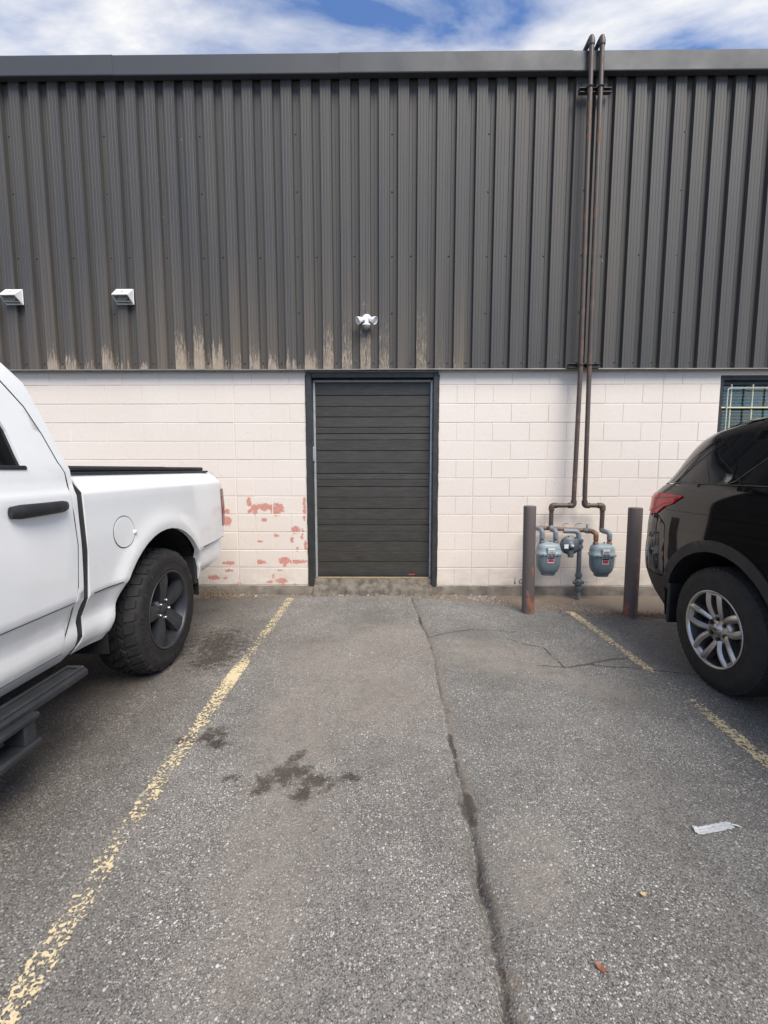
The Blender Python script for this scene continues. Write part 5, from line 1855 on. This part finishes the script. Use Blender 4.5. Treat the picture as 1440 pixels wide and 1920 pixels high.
    wing = [(0.253, 0.45), (0.253, 1.315), (0.1, 1.20), (-0.6, 1.10), (-1.1, 1.02), (-1.34, 0.90), (-1.38, 0.5), (-1.0, 0.45)] + arc(VFH, 0.43, 0.55, 0.535, 176, 4, 18)
    S.panel('front_wing', wing, M['suv'], suv, grid=0.08, lip=0.02)
    S.panel('headlight', [(-0.80, 1.03), (-1.30, 0.92), (-1.28, 0.84), (-0.95, 0.93)], M['clear'], suv, off=0.006, grid=0.08, lip=0.01)
    # mud flap
    MB().box(*sorted((VXC + sg * 0.80, VXC + sg * 1.0)), 3.155, 3.185, 0.29, 0.585, 0.006).build('mud_flap', M['cladpl'], suv)
    for hy in (VHUB, VFH):
        rings = []
        for xx, rr in ((0.985, 0.495), (0.75, 0.50), (0.62, 0.48)):
            rings.append([Vector((VXC + sg * xx, hy + rr * math.cos(a), 0.43 + rr * 0.965 * math.sin(a))) for a in [math.radians(-12 + 204 * k / 24) for k in range(25)]])
        vs = [v for r_ in rings for v in r_]
        fs = [(i * 25 + k, i * 25 + k + 1, (i + 1) * 25 + k + 1, (i + 1) * 25 + k) for i in range(2) for k in range(24)]
        mobj('wheel_lining', vs, fs, M['void'], suv, smooth=True)
    wheel(suv, 'wheel', (VXC + sg * 0.985, VHUB, 0.398), sg, 0.398, 0.246, 0.245, 'suv', 'silver five twin-spoke wheel with six dark nuts' if sg == -1 else None)
    wheel(suv, 'wheel', (VXC + sg * 0.985, VFH, 0.398), sg, 0.398, 0.246, 0.245, 'suv')
    MB().box(*sorted((VXC + sg * 0.98, VXC + sg * 1.18)), 0.62, 0.74, 1.24, 1.40, 0.03).build('wing_mirror', M['suv'], suv)


def vrear(u, v, z0, z1):
    z = z0 + (z1 - z0) * v
    hw = 1.0 - sdz(z) - VR
    x = (2 * u - 1)
    return Vector((VXC + x * hw, vyt(z) + 0.05 * (1 - abs(x) ** 3) - 0.001, z))


grid_mesh('rear_bumper', 12, 10, lambda u, v: vrear(u, v, 0.34, 0.80), M['cladpl'], suv, flip=True)
grid_mesh('tailgate', 12, 12, lambda u, v: vrear(u, v, 0.80, 1.30), M['suv'], suv, flip=True)
grid_mesh('rear_window', 12, 10, lambda u, v: vrear(u, v, 1.30, 1.64), M['glass'], suv, flip=True)
grid_mesh('tailgate_top', 12, 4, lambda u, v: vrear(u, v, 1.64, 1.72), M['suv'], suv, flip=True)
# spoiler lip above the rear glass
def spo(u, v):
    x = 2 * u - 1
    hw = 0.62
    return Vector((VXC + x * hw, 3.02 + 0.42 * v - 0.06 * abs(x) ** 3, 1.752 - 0.10 * v ** 1.6 + 0.028 * (1 - x * x)))
grid_mesh('spoiler', 12, 8, spo, M['suv'], suv, flip=False)
grid_mesh('roof', 12, 16, lambda u, v: Vector((VXC + (2 * u - 1) * 0.70, 0.98 + 2.06 * v, 1.742 + 0.045 * (1 - (2 * u - 1) ** 2) - 0.05 * (1 - v) ** 6)), M['suv'], suv)
grid_mesh('windscreen', 10, 8, lambda u, v: Vector((VXC + (2 * u - 1) * (0.88 - 0.14 * v), 0.18 + 0.80 * v - 0.12 * (1 - (2 * u - 1) ** 2), 1.20 + 0.545 * v)), M['glass'], suv)
grid_mesh('bonnet', 10, 10, lambda u, v: Vector((VXC + (2 * u - 1) * (0.92 - 0.12 * v * v), 0.22 - 1.50 * v, 1.20 + 0.05 * (1 - (2 * u - 1) ** 2) - 0.12 * v - 0.12 * v ** 4)), M['suv'], suv, flip=True)
grid_mesh('front_bumper', 10, 8, lambda u, v: Vector((VXC + (2 * u - 1) * 0.80, -1.34 - 0.16 * (1 - (2 * u - 1) ** 2), 0.32 + 0.66 * v)), M['suv'], suv)
ub = MB()
ub.box(VXC - 0.90, VXC + 0.90, 0.24, 2.22, 0.235, 1.30)
ub.box(VXC - 0.60, VXC + 0.60, 2.22, 3.20, 0.22, 1.30)
ub.box(VXC - 0.90, VXC + 0.90, 2.26, 3.20, 0.91, 1.30)
ub.box(VXC - 0.74, VXC + 0.74, 3.20, 3.52, 0.36, 1.25)
ub.box(VXC - 0.60, VXC + 0.60, -1.2, 0.24, 0.30, 1.02)
ub.box(VXC - 0.70, VXC + 0.70, 1.0, 3.0, 1.30, 1.60)
ub.build('underbody', M['void'], suv)
for hy in (VHUB, VFH):
    MB().cyl((VXC - 0.8, hy, 0.398), (VXC + 0.8, hy, 0.398), 0.045, 12).build('axle', M['void'], suv)

# ------------------------------------------------------------------ litter
def wrapper():
    vs, fs = [], []
    n, m_ = 26, 6
    rnd = random.Random(4)
    for i in range(n + 1):
        u = i / n
        for j in range(m_ + 1):
            v = j / m_
            wx = 1.206 + 0.168 * u
            wid = 0.036 * (1.0 if 0.07 < u < 0.93 else 0.82)
            wy = 1.598 + 0.032 * u + (v - 0.5) * wid
            z = gz(wx, wy) + 0.004 + 0.006 * abs(mn.noise((u * 7, v * 3, 1.0))) + 0.010 * max(0, 0.12 - u) / 0.12 * v
            vs.append((wx, wy, z))
    for i in range(n):
        for j in range(m_):
            a = i * (m_ + 1) + j
            fs.append((a, a + m_ + 1, a + m_ + 2, a + 1))
    t = empty('plastic_wrapper', (1.29, 1.61, 0), 'crumpled clear plastic wrapper strip lying on the asphalt', 'wrapper')
    mobj('film', vs, fs, M['film'], t, smooth=False)
    MB().tube([(1.370, 1.628, 0.008), (1.385, 1.624, 0.009), (1.402, 1.617, 0.006)], [0.002, 0.003, 0.001], 6).build('torn_tail', M['film'], t)
    MB().add([(1.200, 1.590, 0.007), (1.214, 1.582, 0.008), (1.219, 1.612, 0.014), (1.205, 1.616, 0.013)], [(0, 1, 2, 3)]).build('red_end', M['film'], t)


wrapper()


def leaf(x, y, l, w, ang, mat, label):
    vs, fs = [], []
    n = 10
    c, s = math.cos(ang), math.sin(ang)
    for i in range(n + 1):
        u = i / n
        hw = w * math.sin(PI * u) ** 0.8
        for v in (-1, 0, 1):
            px, py = (u - 0.5) * l, v * hw
            z = 0.006 + 0.004 * (abs(v)) + 0.006 * (2 * u - 1) ** 2
            X, Y = x + px * c - py * s, y + px * s + py * c
            vs.append((X, Y, gz(X, Y) + z))
    for i in range(n):
        for k in (0, 1):
            a = i * 3 + k
            fs.append((a, a + 3, a + 4, a + 1))
    t = empty('fallen_leaf', (x, y, 0), label, 'leaf', 'single fallen leaves')
    mobj('blade', vs, fs, mat, t, smooth=True)
    MB().tube([(x + c * l * 0.48, y + s * l * 0.48, gz(x, y) + 0.012), (x + c * l * 0.66, y + s * l * 0.66, gz(x, y) + 0.006)], 0.0012, 5).build('stalk', mat, t)


leaf(0.604, 1.113, 0.040, 0.0085, -0.95, M['leaf'], 'small orange-brown leaf lying alone on the asphalt near the camera')
leaf(0.853, 1.335, 0.030, 0.007, 0.1, M['leaf_tan'], 'pale tan leaf lying on the asphalt right of the crack')


def scatter(name, label, cat, mat, n, fn, seed):
    rnd = random.Random(seed)
    mb = MB()
    for _ in range(n):
        fn(mb, rnd)
    tag(mb.build(name, mat), label, cat, kind='stuff')


def chip(mb, x, y, z, l, w, rnd):
    a = rnd.uniform(0, PI)
    tl = rnd.uniform(-0.6, 0.6)
    c, s = math.cos(a), math.sin(a)
    d = Vector((c, s, tl * 0.6)) * l
    e = Vector((-s, c, rnd.uniform(-0.5, 0.5))) * w
    p = Vector((x, y, z + abs(tl) * l * 0.4 + 0.002))
    m_ = Vector((0, 0, w * 0.7))
    mb.add([p - d, p - e * 0.9 + m_, p + d, p + e * 0.9 + m_], [(0, 1, 2), (0, 2, 3)])


def lit_left(mb, r):
    x = r.choice((r.uniform(-2.6, -1.5), r.uniform(-2.0, 0.3)))
    y = min(4.84, earth_edge(x) + r.gauss(0.05, 0.035)) - (0.05 if x < -1.6 else 0)
    chip(mb, x, y, gz(x, y), r.uniform(0.006, 0.016), r.uniform(0.002, 0.005), r)


scatter('leaf_litter', 'dry leaf and straw litter drifted along the foot of the wall', 'litter', M['straw'], 900, lit_left, 11)


def lit_dark(mb, r):
    x = r.uniform(-2.6, 3.2)
    y = min(4.83, earth_edge(x) + r.uniform(-0.02, 0.35))
    chip(mb, x, y, gz(x, y), r.uniform(0.005, 0.014), r.uniform(0.002, 0.005), r)


scatter('leaf_debris', 'dark brown leaf crumbs in the dirt strip along the wall', 'litter', M['needle'], 520, lit_dark, 12)


def needles(mb, r):
    a = r.random()
    x = 2.375 + (r.gauss(0.22, 0.22) if a < 0.75 else r.uniform(-0.7, 0.1))
    y = 4.17 + r.gauss(0, 0.06) - 0.12 * max(0, x - 2.4)
    if math.hypot(x - 2.375, y - 4.205) < 0.066:
        return
    chip(mb, x, y, gz(x, y) + r.uniform(0, 0.012), r.uniform(0.010, 0.026), r.uniform(0.0012, 0.003), r)


scatter('needle_litter', 'rust-red needles and leaves heaped round the right bollard', 'litter', M['needle'], 900, needles, 13)


def stones(mb, r):
    x = r.choice((r.uniform(0.5, 2.9), r.gauss(1.05, 0.12), r.uniform(-2.2, 0.4)))
    y = min(4.80, earth_edge(x) + r.uniform(0.0, 0.30))
    s = r.uniform(0.003, 0.011) if r.random() < 0.9 else r.uniform(0.012, 0.024)
    p = Vector((x, y, gz(x, y) + s * 0.25))
    ring = []
    vs = [p + Vector((r.uniform(.7, 1.2) * s * math.cos(k * PI / 3), r.uniform(.7, 1.2) * s * math.sin(k * PI / 3), -s * 0.3)) for k in range(6)]
    vs += [p + Vector((0.6 * s * math.cos(k * PI / 3 + .4), 0.6 * s * math.sin(k * PI / 3 + .4), s * r.uniform(.35, .7))) for k in range(6)]
    mb.add(vs, [(k, (k + 1) % 6, 6 + (k + 1) % 6, 6 + k) for k in range(6)] + [(6, 7, 8, 9, 10, 11)])


scatter('loose_stones', 'loose pale stones scattered on the dirt strip by the wall', 'stones', M['stone'], 420, stones, 14)


def grass(mb, r):
    x = -1.95 + r.gauss(0, 0.13)
    y = 4.77 + r.gauss(0, 0.03)
    h = r.uniform(0.04, 0.15)
    dx, dy = r.gauss(0, 0.05), r.gauss(-0.03, 0.03)
    p = Vector((x, y, gz(x, y)))
    w = Vector((0.0018, 0.001, 0))
    m_ = p + Vector((dx * 0.4, dy * 0.4, h * 0.7))
    q = p + Vector((dx * 1.3, dy * 1.3, h * r.uniform(0.5, 1.0)))
    mb.add([p - w, p + w, m_ + w, m_ - w, q], [(0, 1, 2, 3), (3, 2, 4)])


scatter('dry_grass', 'tuft of dry straw-coloured grass at the wall behind the pickup bumper', 'grass', M['straw'], 90, grass, 15)
